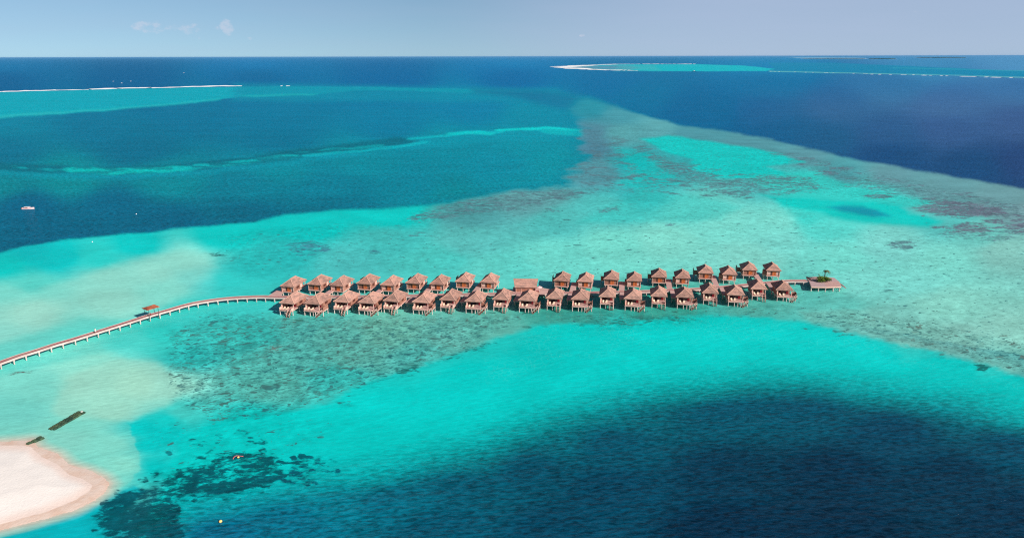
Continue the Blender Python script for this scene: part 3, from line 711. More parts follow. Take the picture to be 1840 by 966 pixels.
base = mixc(mth('MULTIPLY', cline, .05), base, tuple(lin((150, 235, 220))))

# waves
nearw = noise(.30, .55, 1.5, 8, 5, .6, .8)
chop = noise(1.1, .6, 1.4, -6, 3, .55)
swell = noise(.07, .5, 1.6, 12, 3, .5, .5)
fine = noise(.014, .4, 1.8, 4, 4, .6)
hgt = mth('ADD', mth('ADD', mth('MULTIPLY', nearw, 1.0), mth('MULTIPLY', chop, .25)), mth('MULTIPLY', swell, 1.6))
deepness = mth('SUBTRACT', 1.0, A_s)
bump = nd("ShaderNodeBump"); bump.inputs["Distance"].default_value = 1.0
l.new(hgt, bump.inputs["Height"]); l.new(rng(deepness, 0, 1, .22, .75, False), bump.inputs["Strength"])
# light and dark of the wave faces, painted into the colour by noise
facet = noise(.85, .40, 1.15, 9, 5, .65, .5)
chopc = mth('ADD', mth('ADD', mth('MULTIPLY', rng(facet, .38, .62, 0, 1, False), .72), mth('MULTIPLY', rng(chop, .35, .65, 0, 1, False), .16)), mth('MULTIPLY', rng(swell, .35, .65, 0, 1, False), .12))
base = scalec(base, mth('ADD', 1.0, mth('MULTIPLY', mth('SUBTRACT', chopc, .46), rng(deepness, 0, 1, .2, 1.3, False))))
streak = noise(.55, .16, 1.5, 28, 4, .6, .4)  # ripple streaks and their light crests, painted into the colour of the shallows
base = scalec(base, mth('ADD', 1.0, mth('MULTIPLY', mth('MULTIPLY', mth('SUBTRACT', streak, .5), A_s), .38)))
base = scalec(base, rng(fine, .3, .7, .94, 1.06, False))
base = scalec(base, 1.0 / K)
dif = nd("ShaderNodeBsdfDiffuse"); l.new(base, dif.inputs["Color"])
glo = nd("ShaderNodeBsdfGlossy"); glo.inputs["Roughness"].default_value = .12; glo.inputs["Color"].default_value = (1, 1, 1, 1)
bd = nd("ShaderNodeBump"); bd.inputs["Distance"].default_value = 1.0; bd.inputs["Strength"].default_value = .12
l.new(hgt, bd.inputs["Height"]); l.new(bd.outputs[0], dif.inputs["Normal"])
l.new(bump.outputs[0], glo.inputs["Normal"])
fr = nd("ShaderNodeFresnel"); fr.inputs["IOR"].default_value = 1.33; l.new(bump.outputs[0], fr.inputs["Normal"])
fac = mth('MULTIPLY', mth('MINIMUM', fr.outputs[0], .25), .17)
mix = nd("ShaderNodeMixShader"); l.new(fac, mix.inputs[0]); l.new(dif.outputs[0], mix.inputs[1]); l.new(glo.outputs[0], mix.inputs[2])
mo = nd("ShaderNodeOutputMaterial"); l.new(mix.outputs[0], mo.inputs["Surface"])
sea.materials.append(wm)

# ------------------------------------------------------------------ the sand spit
gx, gy = np.meshgrid(np.arange(-420, 206, 3.0), np.arange(766, 1052, 2.0), indexing='ij')
ug, vg = gx.ravel(), gy.ravel()
ub = ug + 1.5 * fnoise(ug / 12, vg / 6, 31); vb = vg + 1.0 * fnoise(ug / 14, vg / 7, 33)
dw = sdf(ub, vb, BEACH_WET, 1.4); dd = sdf(ub, vb, BEACH_DRY, 1.4)
pts = [P(float(u), float(v)) for u, v in zip(ug, vg)]
hgt_b = np.clip(dw, -8, 12) * .012 + np.clip(dd, 0, 60) * .012 + .03 * fnoise(ug / 20, vg / 8, 35) * sstep(dd, 0, 12)
hgt_b = np.where(dw > 0, hgt_b + .01, np.minimum(hgt_b, -.03))
bv = [(p.x, p.y, float(h)) for p, h in zip(pts, hgt_b)]
nx, ny = gx.shape
bf = []
keep = (dw > -9).reshape(nx, ny)
for i in range(nx - 1):
    for j in range(ny - 1):
        if keep[i, j] and keep[i + 1, j] and keep[i + 1, j + 1] and keep[i, j + 1]:
            bf.append((i * ny + j, i * ny + j + 1, (i + 1) * ny + j + 1, (i + 1) * ny + j))
bm_ = bpy.data.meshes.new("beach"); bm_.from_pydata(bv, [], bf)
bm_.polygons.foreach_set("use_smooth", [True] * len(bm_.polygons))
da = bm_.attributes.new("dryness", 'FLOAT', 'POINT'); da.data.foreach_set("value", dd.astype(np.float32))
bm_.update()
beach = bpy.data.objects.new("beach", bm_); COL.objects.link(beach); tag(beach, kind='structure')
sm = bpy.data.materials.new("coral_sand"); sm.use_nodes = True
n, l = sm.node_tree.nodes, sm.node_tree.links
b = n["Principled BSDF"]; b.inputs["Roughness"].default_value = .9; b.inputs["Specular IOR Level"].default_value = .15
pos = n.new("ShaderNodeNewGeometry").outputs["Position"]
dry = at("dryness").outputs["Fac"]
edge_n = noise(.6, 1, 1, 0, 4)
dv = mth('ADD', dry, mth('MULTIPLY', mth('SUBTRACT', edge_n, .5), 3.0))
wetc = mixc(rng(noise(.25, 1, 1, 0, 4), .35, .65), tuple(lin((218, 186, 166))), tuple(lin((226, 202, 186))))
dryc = mixc(rng(dry, 2, 26), tuple(lin((238, 214, 200))), tuple(lin((243, 232, 222))))
dryc = scalec(dryc, rng(noise(.12, 1, 2.2, 30, 6, .6), .3, .7, .955, 1.03, False))
cc = mixc(rng(dv, -1.0, 1.2), wetc, dryc)
cc = mixc(mth('MULTIPLY', rng(noise(1.2, .4, 1.6, 30, 4), .6, .7), .10), cc, tuple(lin((225, 195, 175))))
cc = scalec(cc, 1.0 / K)
l.new(cc, b.inputs["Base Color"])
bp = nd("ShaderNodeBump"); bp.inputs["Strength"].default_value = .25; bp.inputs["Distance"].default_value = .3
l.new(noise(1.5, 1, 1, 0, 5), bp.inputs["Height"]); l.new(bp.outputs[0], b.inputs["Normal"])
bm_.materials.append(sm)

# ------------------------------------------------------------------ villas
ORD = ["first", "second", "third", "fourth", "fifth", "sixth", "seventh", "eighth", "ninth", "tenth", "eleventh", "twelfth",
       "thirteenth", "fourteenth", "fifteenth", "sixteenth", "seventeenth", "eighteenth", "nineteenth", "twentieth"]
EZ, DZ = 4.95, 2.25        # eave and deck height over the water

def hip_roof(w, L, h, ez, y0=0.0, run=None, root=None, name="roof"):
    run = run or w / 2 * .84
    N = 9
    mb = MB(); cap = MB()
    A, B, C, D = Vector((-w/2, y0, ez)), Vector((w/2, y0, ez)), Vector((w/2, y0 + L, ez)), Vector((-w/2, y0 + L, ez))
    E, G = Vector((0, y0 + run, ez + h)), Vector((0, y0 + L - run, ez + h))
    rnd = random.Random(int(w * 100 + L))
    def pt(p, q, t): return p.lerp(q, t)
    def face(p0, p1, q0, q1, m):
        idx = []; vs = []
        for i in range(N + 1):
            t = i / N
            l0, l1 = pt(p0, q0, t), pt(p1, q1, t)
            sag = -.10 * math.sin(math.pi * t)
            for j in range(m + 1):
                v = pt(l0, l1, j / m)
                e = .035 if 0 < i < N and 0 < j < m else 0
                vs.append(v + Vector((0, 0, sag + rnd.uniform(-e, e))))
        fs = [(i * (m + 1) + j, i * (m + 1) + j + 1, (i + 1) * (m + 1) + j + 1, (i + 1) * (m + 1) + j) for i in range(N) for j in range(m)]
        mb.add(vs, fs)
    face(A, B, E, E, 8); face(B, C, E, G, 10); face(C, D, G, G, 8); face(D, A, G, E, 10)
    # thick cut edge of the thatch and the soffit
    th = .28
    low = [v - Vector((0, 0, th)) for v in (A, B, C, D)]
    inn = [Vector((v.x * .86, y0 + L / 2 + (v.y - y0 - L / 2) * .9, v.z)) for v in low]
    mb.add([A, B, C, D] + low + inn, [(0, 4, 5, 1), (1, 5, 6, 2), (2, 6, 7, 3), (3, 7, 4, 0), (4, 8, 9, 5), (5, 9, 10, 6), (6, 10, 11, 7), (7, 11, 8, 4), (8, 11, 10, 9)])
    rf = mb.build(name, M['thatch'], root)
    up = Vector((0, 0, .02))
    for s, e in ((A, E), (B, E), (C, G), (D, G)):
        prev = s
        for k in range(1, 7):
            t = k / 6; q = s.lerp(e, t) + Vector((0, 0, -.10 * math.sin(math.pi * t)))
            cap.bar(prev + up, q + up, .2, .12); prev = q
    cap.bar(E + Vector((0, -.1, .06)), G + Vector((0, .1, .06)), .34, .16)
    cap.build("ridge_cap", M['thatch_cap'], rf)
    return rf

def piles(root, pts, z1, r=.17):
    for x, y in pts:
        MB().cyl(x, y, -1.2, z1, r * 1.05, r, 8).build("pile", M['concrete'], root)

def deck(root, x0, x1, y0, y1, z=DZ, edge=.32, name="deck"):
    d = MB().box(x0, x1, y0, y1, z - .08, z).build(name, M['deck'], root)
    e = MB()
    e.box(x0 + .03, x1 - .03, y0 - .03, y0 + .09, z - edge, z - .083)
    e.box(x0 + .03, x1 - .03, y1 - .09, y1 + .03, z - edge, z - .083)
    e.box(x0 - .03, x0 + .027, y0 - .03, y1 + .03, z - edge, z - .083)
    e.box(x1 - .027, x1 + .03, y0 - .03, y1 + .03, z - edge, z - .083)
    e.build("edge_beam", M['timber_pale'], d)
    return d

def stair(root, p0, p1, width, n=8):
    """p0 top, p1 bottom of the flight, both on its centre line"""
    p0, p1 = Vector(p0), Vector(p1)
    run = Vector((p1.x - p0.x, p1.y - p0.y, 0)); side = Vector((-run.y, run.x, 0)).normalized()
    st = MB()
    for i in range(n):
        c = p0.lerp(p1, (i + .5) / n)
        a = c - side * width / 2; bb = c + side * width / 2
        st.bar(a, bb, run.length / n * .9, .06)
    s = st.build("stair", M['stained'], root)
    sg = MB()
    for k in (-1, 1):
        o = side * (width / 2 + .07) * k
        sg.bar(p0 + o - Vector((0, 0, .1)), p1 + o - Vector((0, 0, .1)), .09, .3)
    sg.build("stringer", M['stained'], s)
    for k in (-1, 1):
        o = side * (width / 2 + .12) * k
        h = MB(); up = Vector((0, 0, .95))
        h.bar(p0 + o + up, p1 + o + up, .12, .12)
        for t in (0, .33, .66, 1.0):
            q = p0.lerp(p1, t) + o
            h.bar(q, q + up, .09)
        h.build("handrail", M['timber_pale'], s)
    return s

def railing(root, a, b, z=DZ, h=.95, step=.9, m='timber_pale'):
    a, b = Vector((*a, z)), Vector((*b, z)); L = (b - a).length; k = max(1, int(L / step))
    r_ = MB(); up = Vector((0, 0, h))
    r_.bar(a + up, b + up, .1, .08); r_.bar(a + up * .5, b + up * .5, .05, .05)
    for i in range(k + 1):
        q = a.lerp(b, i / k); r_.bar(q, q + up, .08)
    return r_.build("railing", M[m], root)

def glazing(root, x0, x1, y, z0, z1, n, m='glass', curtain=False):
    f = MB(); fr = .09
    f.box(x0, x1, y - .06, y, z1 - fr, z1); f.box(x0, x1, y - .06, y, z0, z0 + fr)
    for i in range(n + 1):
        x = x0 + (x1 - x0 - fr) * i / n
        f.box(x, x + fr, y - .055, y - .005, z0 + fr, z1 - fr)
    fo = f.build("window", M['frame'], root)
    MB().box(x0 + .02, x1 - .02, y - .03, y - .018, z0 + .03, z1 - .03).build("pane", M[m], fo)
    return fo

def front_villa(kind):
    root = empty("water_villa")
    w = 6.9 if kind == 0 else 7.4
    L = 9.6; hw = w / 2 - .75
    hip_roof(w, L, 2.45, EZ, 0, None, root)
    # room: side, rear and veranda walls
    wl_ = MB()
    zt = EZ - .3
    wl_.box(-hw, -hw + .15, .9, L - .8, DZ, zt); wl_.box(hw - .15, hw, 3.0, L - .8, DZ, zt)
    wl_.box(-hw + .15, hw - .15, L - .95, L - .8, DZ, zt)
    wl_.box(-hw + .15, -hw + .9, 3.0, 3.15, DZ, zt); wl_.box(hw - .7, hw - .15, 3.0, 3.15, DZ, zt)
    wl_.build("wall", M['timber'], root)
    glazing(root, -hw + .9, hw - .7, 3.14, DZ + .02, zt - .1, 4)
    MB().box(hw - 1.5, hw - .75, 2.9, 2.98, DZ + .05, zt - .2).build("curtain", M['curtain'], root)
    MB().box(hw - .02, hw + .05, 4.4, 6.4, DZ + .9, DZ + 1.9).build("window", M['frame'], root)
    # veranda
    deck(root, -hw - .15, hw + .15, -1.1, 8.9)
    for x in (-hw, hw):
        MB().box(x - .13, x + .13, .25, .5, DZ, EZ - .1).build("post", M['timber_pale'], root)
    MB().box(-hw - .1, -hw + .02, -1.0, .24, DZ, DZ + 1.0).build("side_panel", M['timber_pale'], root)
    MB().box(-hw - .1, -hw + .45, .52, .62, DZ, EZ - .35).build("screen_wall", M['timber_pale'], root)
    ps = [(-hw, -.8), (-.5, -.8), (.9, -.8), (hw, -.3), (-hw, 4), (hw, 4), (-hw, 8.3), (hw, 8.3), (0, 4), (0, 8.3)]
    if kind == 0:
        stair(root, (hw - .75, -1.1, DZ - .1), (hw - .75, -2.6, .1), 1.1)
        railing(root, (-hw, -1.0), (hw - 1.5, -1.0), h=.42, step=1.2)
        MB().box(hw - .06, hw + .04, -1.0, .2, DZ - .3, DZ + .95).build("side_panel", M['timber_pale'], root)
    else:
        deck(root, hw + .18, hw + 2.1, -.2, 3.4, name="side_deck")
        MB().box(hw + 2.0, hw + 2.08, .0, 3.4, DZ, DZ + 1.5).build("privacy_screen", M['timber'], root)
        MB().box(hw + .25, hw + 2.0, 1.6, 1.7, DZ, DZ + 1.5).build("privacy_screen", M['timber'], root)
        stair(root, (hw + 1.9, -.75, DZ - .1), (hw - .3, -.95 - .5, .1), .85, 7)
        railing(root, (-hw, -1.0), (hw - 1.2, -1.0), h=.42, step=1.2)
        ps += [(hw + 1.9, .0), (hw + 1.9, 3.2), (hw - .9, -1.0)]
    piles(root, ps, DZ - .09)
    for yb in (.2, 8.2):
        MB().bar((-hw, yb, DZ - .5), (hw, yb, DZ - .5), .15, .2).build("cross_beam", M['stained'], root)
    return root

def back_villa(kind):
    root = empty("water_villa")
    w = 7.0 if kind == 0 else 6.8
    L = 9.4; hw = w / 2 - .6; zt = EZ - .3
    hip_roof(w, L, 2.45, EZ, 0, None, root)
    wl_ = MB()
    wl_.box(-hw, hw, .7, 7.2, DZ, zt)
    wl_.build("wall", M['timber'], root)
    # board panels, door and slatted vent on the arrival side
    for x0, x1 in ((-hw + .15, -hw + 1.5), (1.35, hw - .15)):
        MB().box(x0, x1, .64, .697, DZ + .35, zt - .35).build("wall_panel", M['timber_pale'] if kind else M['timber'], root)
    dr = MB().box(-.35, .65, .62, .697, DZ + .02, zt - .25).build("door", M['door'], root)
    MB().box(.5, .56, .56, .617, DZ + 1.0, DZ + 1.2).build("handle", M['frame'], dr)
    for x0 in (-1.05, .8):
        MB().box(x0, x0 + .45, .63, .697, DZ + .3, zt - .25).build("window", M['frame'] if x0 < 0 else M['door'], root)
    MB().box(hw - .02, hw + .06, 2.6, 4.4, DZ + .8, zt - .5).build("window", M['frame'], root)
    MB().box(hw - .02, hw + .08, 5.2, 6.6, DZ + .4, zt - .3).build("wall_panel", M['timber_pale'], root)
    deck(root, -hw - .2, hw + .2, .3, 10.0)
    for x in (-hw, hw):
        MB().box(x - .1, x + .1, .34, .52, DZ, EZ - .1).build("post", M['timber_pale'], root)
        MB().box(x - .1, x + .1, 8.6, 8.8, DZ, EZ - .1).build("post", M['timber_pale'], root)
    ps = [(-hw + .3, .6), (0, .6), (hw - .3, .6), (-hw, 4.5), (hw, 4.5), (-hw, 8.5), (hw, 8.5), (0, 8.5)]
    if kind == 0:       # screened bathing deck behind on the left
        deck(root, -hw - 1.9, -hw - .25, 6.2, 10.0, name="side_deck")
        MB().box(-hw - 1.95, -hw - 1.85, 6.2, 10.0, DZ, DZ + 2.3).build("privacy_screen", M['frame'], root)
        MB().box(-hw - 1.84, -hw - .25, 6.2, 6.3, DZ, DZ + 2.0).build("privacy_screen", M['timber'], root)
        ps += [(-hw - 1.7, 6.5), (-hw - 1.7, 9.7)]
    else:               # low wing on the left
        MB().box(-hw - 1.3, -hw - .003, 1.5, 4.8, DZ, DZ + 1.9).build("side_wing", M['timber'], root)
        MB().box(-hw - 1.35, -hw - .01, 1.45, 4.85, DZ - .3, DZ - .003).build("wing_floor", M['timber_pale'], root)
        ps += [(-hw - 1.1, 1.8), (-hw - 1.1, 4.5)]
    piles(root, ps, DZ - .09)
    return root

FRONT = [(514.8,545.6),(560,546.7),(612.5,543.3),(657.8,545),(702,541.8),(755.5,544),(804,539.8),(850.5,542.5),(899.3,538.8),(946.5,540.6),
         (995.3,537),(1042,539),(1091,534.3),(1137,538),(1184,533.2),(1230.7,534.8),(1276.5,527.6),(1322.5,530.6),(1364,520.1),(1410.2,521.9)]
BACK = [(515.5,515.4),(564,512),(604.5,513.8),(653,510.5),(696,513.2),(741.5,509.5),(785,511.5),(831,507),(876,508.5),
        (1008.5,505.2),(1051,506.8),(1098.5,502.8),(1139.5,505.4),(1184.3,498.6),(1226.8,500.4),(1268.5,491.6),(1311.5,493.8),(1347.7,485.8),(1390.5,487)]

def vrot(px):
    t = (px - 500) / 920.0
    return R(-14 + 6.5 * t)

def make_lounger():
    r_ = empty("sun_lounger")
    f = MB()
    f.box(-.32, .32, 0, 1.95, .24, .30)
    f.build("frame", M['timber_pale'], r_)
    for x in (-.28, .28):
        for yy in (.15, 1.75): MB().box(x - .03, x + .03, yy - .03, yy + .03, 0, .24).build("leg", M['timber_pale'], r_)
    c = MB()
    c.box(-.33, .33, 0, 1.2, .303, .42)
    c.add([(-.33, 1.2, .303), (.33, 1.2, .303), (.33, 1.85, .75), (-.33, 1.85, .75), (-.33, 1.12, .42), (.33, 1.12, .42), (.33, 1.78, .88), (-.33, 1.78, .88)],
          [(0, 3, 2, 1), (4, 5, 6, 7), (0, 1, 5, 4), (1, 2, 6, 5), (2, 3, 7, 6), (3, 0, 4, 7)])
    c.build("cushion", M['linen'], r_)
    return r_
lounger0 = make_lounger(); lounger_used = False

protoF = [front_villa(0), front_villa(1)]
protoB = [back_villa(0), back_villa(1)]
used = set()
for i, (px, py) in enumerate(FRONT):
    k = i % 2
    src = protoF[k]
    o = src if ("F", k) not in used else copy_tree(src)
    used.add(("F", k))
    p = P(px, py, EZ - .28)
    rz = vrot(px) + R(random.uniform(-1, 1))
    o.location = (p.x, p.y, random.uniform(-.04, .04)); o.rotation_euler = (0, 0, rz)
    o.scale = (1.0, 1.16 - .18 * i / 19, 1.0)
    extra = "forward steps" if k == 0 else "sideways steps and side deck"
    tag(o, f"thatched stilt villa with {extra}, {ORD[i]} from left in near row", "villa", "stilt villas of the near row")
    for q, (lx, ly, la) in enumerate(((-1.55, -.75, 6), (-.45, -.6, -14))):
        lo = lounger0 if not lounger_used else copy_tree(lounger0)
        lounger_used = True
        off = Matrix.Rotation(rz, 3, 'Z') @ Vector((lx + random.uniform(-.15, .15), ly, 0))
        lo.location = (p.x + off.x, p.y + off.y, DZ + o.location.z); lo.rotation_euler = (0, 0, rz + R(la + random.uniform(-8, 8)))
        tag(lo, f"{'left' if q == 0 else 'right'} cream lounger on veranda of {ORD[i]} villa from left in near row", "sun lounger", "sun loungers on the verandas")
for i, (px, py) in enumerate(BACK):
    k = 1 if i in (0,) else ((i + 1) % 2 if i < 9 else (i + 1) % 2)
    k = {True: 0, False: 1}[i in (1, 3, 5, 7, 9, 11, 13, 15, 17)]
    src = protoB[k]
    o = src if ("B", k) not in used else copy_tree(src)
    used.add(("B", k))
    p = P(px, py, EZ - .28)
    o.location = (p.x, p.y, random.uniform(-.04, .04)); o.rotation_euler = (0, 0, vrot(px) + R(random.uniform(-1, 1)))
    o.scale = (1.0, 1.14 - .2 * i / 18, 1.0)
    extra = "dark rear screen" if k == 0 else "low left wing"
    tag(o, f"thatched stilt villa with {extra}, {ORD[i]} from left in far row", "villa", "stilt villas of the far row")

# ------------------------------------------------------------------ the jetty
JZ = 2.0
JET = [(-140,696),(-60,670),(0,650.5),(33,638.9),(66,628.9),(99,618.2),(132.5,608.6),(165.6,598.3),(198.7,588),(231.8,577.6),(265,567),(298,557.8),(339.4,546.1),(372.5,540),(405.6,535.8),(438.8,533.4),(472,532.4),(505,533),(596,532.4),(694.5,531.6),(787,529.6),(882.6,527.6),(975,526),(1069,525.2),(1161,522.8),(1252,518.6),(1334.8,512),(1381,507.2),(1416,504.3),(1452,504)]
def smooth_path(pts, step):
    vs = [Vector(p) for p in pts]
    out = []
    for i in range(len(vs) - 1):
        p0 = vs[max(i - 1, 0)]; p1 = vs[i]; p2 = vs[i + 1]; p3 = vs[min(i + 2, len(vs) - 1)]
        for k in range(8):
            t = k / 8
            out.append(.5 * ((2 * p1) + (-p0 + p2) * t + (2 * p0 - 5 * p1 + 4 * p2 - p3) * t * t + (-p0 + 3 * p1 - 3 * p2 + p3) * t ** 3))
    out.append(vs[-1])
    res = [out[0]]; acc = 0
    for a_, b_ in zip(out, out[1:]):
        seg = (b_ - a_).length; pos_ = 0
        while acc + seg - pos_ >= step:
            pos_ += step - acc; acc = 0
            res.append(a_.lerp(b_, pos_ / seg))
        acc += seg - pos_
    return res
path = smooth_path([P(x, y, JZ) for x, y in JET], 1.0)
def offs(path, d):
    out = []
    for i, p in enumerate(path):
        t = (path[min(i + 1, len(path) - 1)] - path[max(i - 1, 0)]); t.z = 0; t.normalize()
        out.append(p + Vector((-t.y, t.x, 0)) * d)
    return out
def strip(mb, path, d0, d1, z0, z1):
    a_, b_ = offs(path, d0), offs(path, d1)
    vs = []; fs = []
    for p, q in zip(a_, b_):
        vs += [(p.x, p.y, z0), (q.x, q.y, z0), (q.x, q.y, z1), (p.x, p.y, z1)]
    for i in range(len(path) - 1):
        o = i * 4
        for k in range(4): fs.append((o + k, o + (k + 1) % 4, o + 4 + (k + 1) % 4, o + 4 + k)[::-1])
    fs.append((0, 1, 2, 3)); e = len(vs) - 4; fs.append((e + 3, e + 2, e + 1, e))
    mb.add(vs, fs)
jetty = empty("jetty", (0, 0, 0))
tag(jetty, "long curving plank jetty on concrete piles running from the left edge between the villa rows", "jetty")
mb = MB(); strip(mb, path, -1.15, 1.15, JZ - .12, JZ); jd = mb.build("deck", M['walk'], jetty)
mb = MB(); strip(mb, path, -1.33, -1.153, JZ - .5, JZ + .1); mb.build("edge_beam", M['concrete'], jetty)
mb = MB(); strip(mb, path, 1.153, 1.33, JZ - .5, JZ + .1); mb.build("edge_beam", M['concrete'], jetty)
for i in range(1, len(path), 4):
    p = path[i]; q = path[min(i + 1, len(path) - 1)]; o0 = path[i - 1]
    t = (q - o0); t.z = 0; t.normalize(); sd = Vector((-t.y, t.x, 0))
    b_ = MB()
    b_.bar(p - sd * 1.45 + Vector((0, 0, -.68)), p + sd * 1.45 + Vector((0, 0, -.68)), .45, .34)
    for k in (-1.2, 1.2): b_.cyl((p + sd * k).x, (p + sd * k).y, -1.5, JZ - .9, .22, .2, 8)
    b_.build("pile", M['concrete'], jetty)
# spurs between the paired villas
def slab(root, corners, z, name, m='deck', th=.3):
    q = [P(x, y, z) for x, y in corners]; q = [(v.x, v.y) for v in q]
    area = sum(q[i][0] * q[(i + 1) % len(q)][1] - q[(i + 1) % len(q)][0] * q[i][1] for i in range(len(q)))
    if area < 0: q = q[::-1]
    d = MB().hexa(q, z - .1, z).build(name, M[m], root)
    c = Vector((sum(v[0] for v in q) / len(q), sum(v[1] for v in q) / len(q)))
    q2 = [tuple(c + (Vector(v) - c) * .985) for v in q]
    MB().hexa(q2, z - .1 - th, z - .103).build("edge_beam", M['timber_pale'], d)
    return d, q
def spur(px, y0, y1, w, z=DZ - .01):
    a_ = P(px, y0, z); ang = vrot(px)
    b_ = P(px, y1, z); L = (b_.y - a_.y) / math.cos(ang)
    dv_ = Vector((-math.sin(ang), math.cos(ang), 0)); sd = Vector((dv_.y, -dv_.x, 0)) * w / 2
    q = [a_ - sd, a_ + sd, a_ + sd + dv_ * L, a_ - sd + dv_ * L]
    sp = MB().hexa([(v.x, v.y) for v in q], z - .12, z).build("spur_walk", M['deck'], jetty)
    q2 = [a_ - sd * .97 + dv_ * .05, a_ + sd * .97 + dv_ * .05, a_ + sd * .97 + dv_ * (L - .05), a_ - sd * .97 + dv_ * (L - .05)]
    MB().hexa([(v.x, v.y) for v in q2], z - .42, z - .123).build("edge_beam", M['timber_pale'], sp)
    pl = MB()
    for k in (-.8, .8):
        for t in (.12, .6):
            c = a_ + sd * k + dv_ * L * t
            pl.cyl(c.x, c.y, -1.2, z - .43, .16, .16, 8)
    pl.build("pile", M['concrete'], sp)
for i in range(0, 20, 2):     # near row: from the jetty forward, between the pair
    x = (FRONT[i][0] + FRONT[i + 1][0]) / 2 + 8
    yj = np.interp(x, [p[0] for p in JET], [p[1] for p in JET])
    spur(x, (FRONT[i][1] + FRONT[i + 1][1]) / 2 + 1.0, yj + 1.5, 4.2)
for i, j in ((1, 2), (3, 4), (5, 6), (7, 8), (9, 10), (11, 12), (13, 14), (15, 16), (17, 18)):
    x = (BACK[i][0] + BACK[j][0]) / 2 - 2
    yj = np.interp(x, [p[0] for p in JET], [p[1] for p in JET])
    spur(x, yj - 2.0, (BACK[i][1] + BACK[j][1]) / 2 + 1.5, 2.4)
# landing beside the leftmost far villa
d_, q_ = slab(jetty, [(481,531.5),(505,531.5),(509,523),(498,521)], JZ + .03, "landing")

# ------------------------------------------------------------------ service pavilion in mid row
pv = empty("pavilion", P(944.5, 516, 4.4)); pv.location.z = 0; pv.rotation_euler = (0, 0, R(-2))
tag(pv, "long gabled timber pavilion with plain pitched roof in the gap of the far row", "pavilion")
def gable(root, w_e, w_r, dpt, ez, rz_):
    mb = MB(); N = 8
    def sheet(p00, p01, p10, p11):
        vs = []
        for i in range(N + 1):
            t = i / N
            for j in range(13):
                u = j / 12
                v = p00.lerp(p01, u).lerp(p10.lerp(p11, u), t)
                vs.append(v + Vector((0, 0, -.14 * math.sin(math.pi * t))))
        mb.add(vs, [(i * 13 + j, i * 13 + j + 1, i * 13 + 14 + j, i * 13 + 13 + j) for i in range(N) for j in range(12)])
    A, B = Vector((-w_e, 0, ez)), Vector((w_e, 0, ez)); C, D = Vector((w_e, dpt, ez)), Vector((-w_e, dpt, ez))
    E, G = Vector((-w_r, dpt / 2, rz_)), Vector((w_r, dpt / 2, rz_))
    sheet(A, B, E, G); sheet(C, D, G, E)
    t_ = Vector((0, 0, -.25))
    mb.add([A, B, A + t_, B + t_, C, D, C + t_, D + t_, E, G, E + t_, G + t_],
           [(0, 2, 3, 1), (4, 6, 7, 5), (1, 3, 11, 9), (9, 11, 6, 4), (8, 10, 2, 0), (5, 7, 10, 8), (2, 10, 11, 3), (6, 11, 10, 7)])
    r_ = mb.build("roof", M['thatch'], root)
    cp = MB(); cp.bar(E + Vector((-.1, 0, .08)), G + Vector((.1, 0, .08)), .4, .18)
    cp.build("ridge_cap", M['thatch_cap'], r_)
gable(pv, 4.75, 5.35, 6.4, 4.4, 7.1)
wl_ = MB(); wl_.box(-4.3, 4.3, .6, 5.8, JZ + .05, 4.2); wl_.build("wall", M['timber'], pv)
MB().box(-2.1, -1.9, .5, .597, JZ + .05, 4.15).build("pilaster", M['timber_pale'], pv)
for x in (-4.2, 4.2): MB().box(x - .1, x + .1, .45, .597, JZ + .05, 4.3).build("post", M['timber_pale'], pv)
MB().box(1.6, 2.6, .53, .597, JZ + .06, 4.0).build("door", M['door'], pv)
deck(pv, -5.6, 5.2, -.6, 7.4, JZ + .04)
d_, q_ = slab(pv, [(962,515),(984,518.5),(989,520),(978,529.5),(962,529.5)], JZ + .06, "terrace")
d_.parent = None; d_.parent = pv; d_.matrix_parent_inverse = pv.matrix_basis.inverted() if False else Matrix.Identity(4)
inv = (Matrix.Translation(pv.location) @ Matrix.Rotation(R(-2), 4, 'Z')).inverted()
d_.matrix_local = inv
piles(pv, [(x, y_) for x in (-5, -1.7, 1.7, 5, 7.6) for y_ in (-.3, 6.8)], JZ - .06)
# parasol with its table
pa = empty("parasol", P(969, 525, JZ + .06)); 
tag(pa, "small pale parasol on a white pole beside the timber pavilion", "parasol")
MB().cyl(0, 0, 0, 2.7, .05, .04, 8).build("pole", M['white'], pa)
mb = MB(); nn = 8
mb.add([(0, 0, 2.95)] + [(1.35 * math.cos(2 * math.pi * i / nn), 1.35 * math.sin(2 * math.pi * i / nn), 2.35) for i in range(nn)] +
       [(0, 0, 2.90)] + [(1.35 * math.cos(2 * math.pi * i / nn), 1.35 * math.sin(2 * math.pi * i / nn), 2.30) for i in range(nn)],
       [(0, 1 + i, 1 + (i + 1) % nn) for i in range(nn)] + [(nn + 1, nn + 2 + (i + 1) % nn, nn + 2 + i) for i in range(nn)] +
       [(1 + i, nn + 2 + i, nn + 2 + (i + 1) % nn, 1 + (i + 1) % nn) for i in range(nn)])
mb.build("canopy", M['pinkwhite'], pa)
MB().cyl(0, 0, 0, .12, .35, .3, 10).build("base", M['frame'], pa)
bt = empty("bench", P(966, 526.2, JZ + .06)); tag(bt, "small dark red bench under the pale parasol", "bench")
MB().box(-.6, .6, -.2, .2, .4, .47).build("seat", M['curtain'], bt)
MB().box(-.6, .6, .17, .22, .5, .9).build("backrest", M['curtain'], bt)
for x in (-.5, .5):
    for y_ in (-.15, .15): MB().box(x - .03, x + .03, y_ - .03, y_ + .03, 0, .4).build("leg", M['frame'], bt)

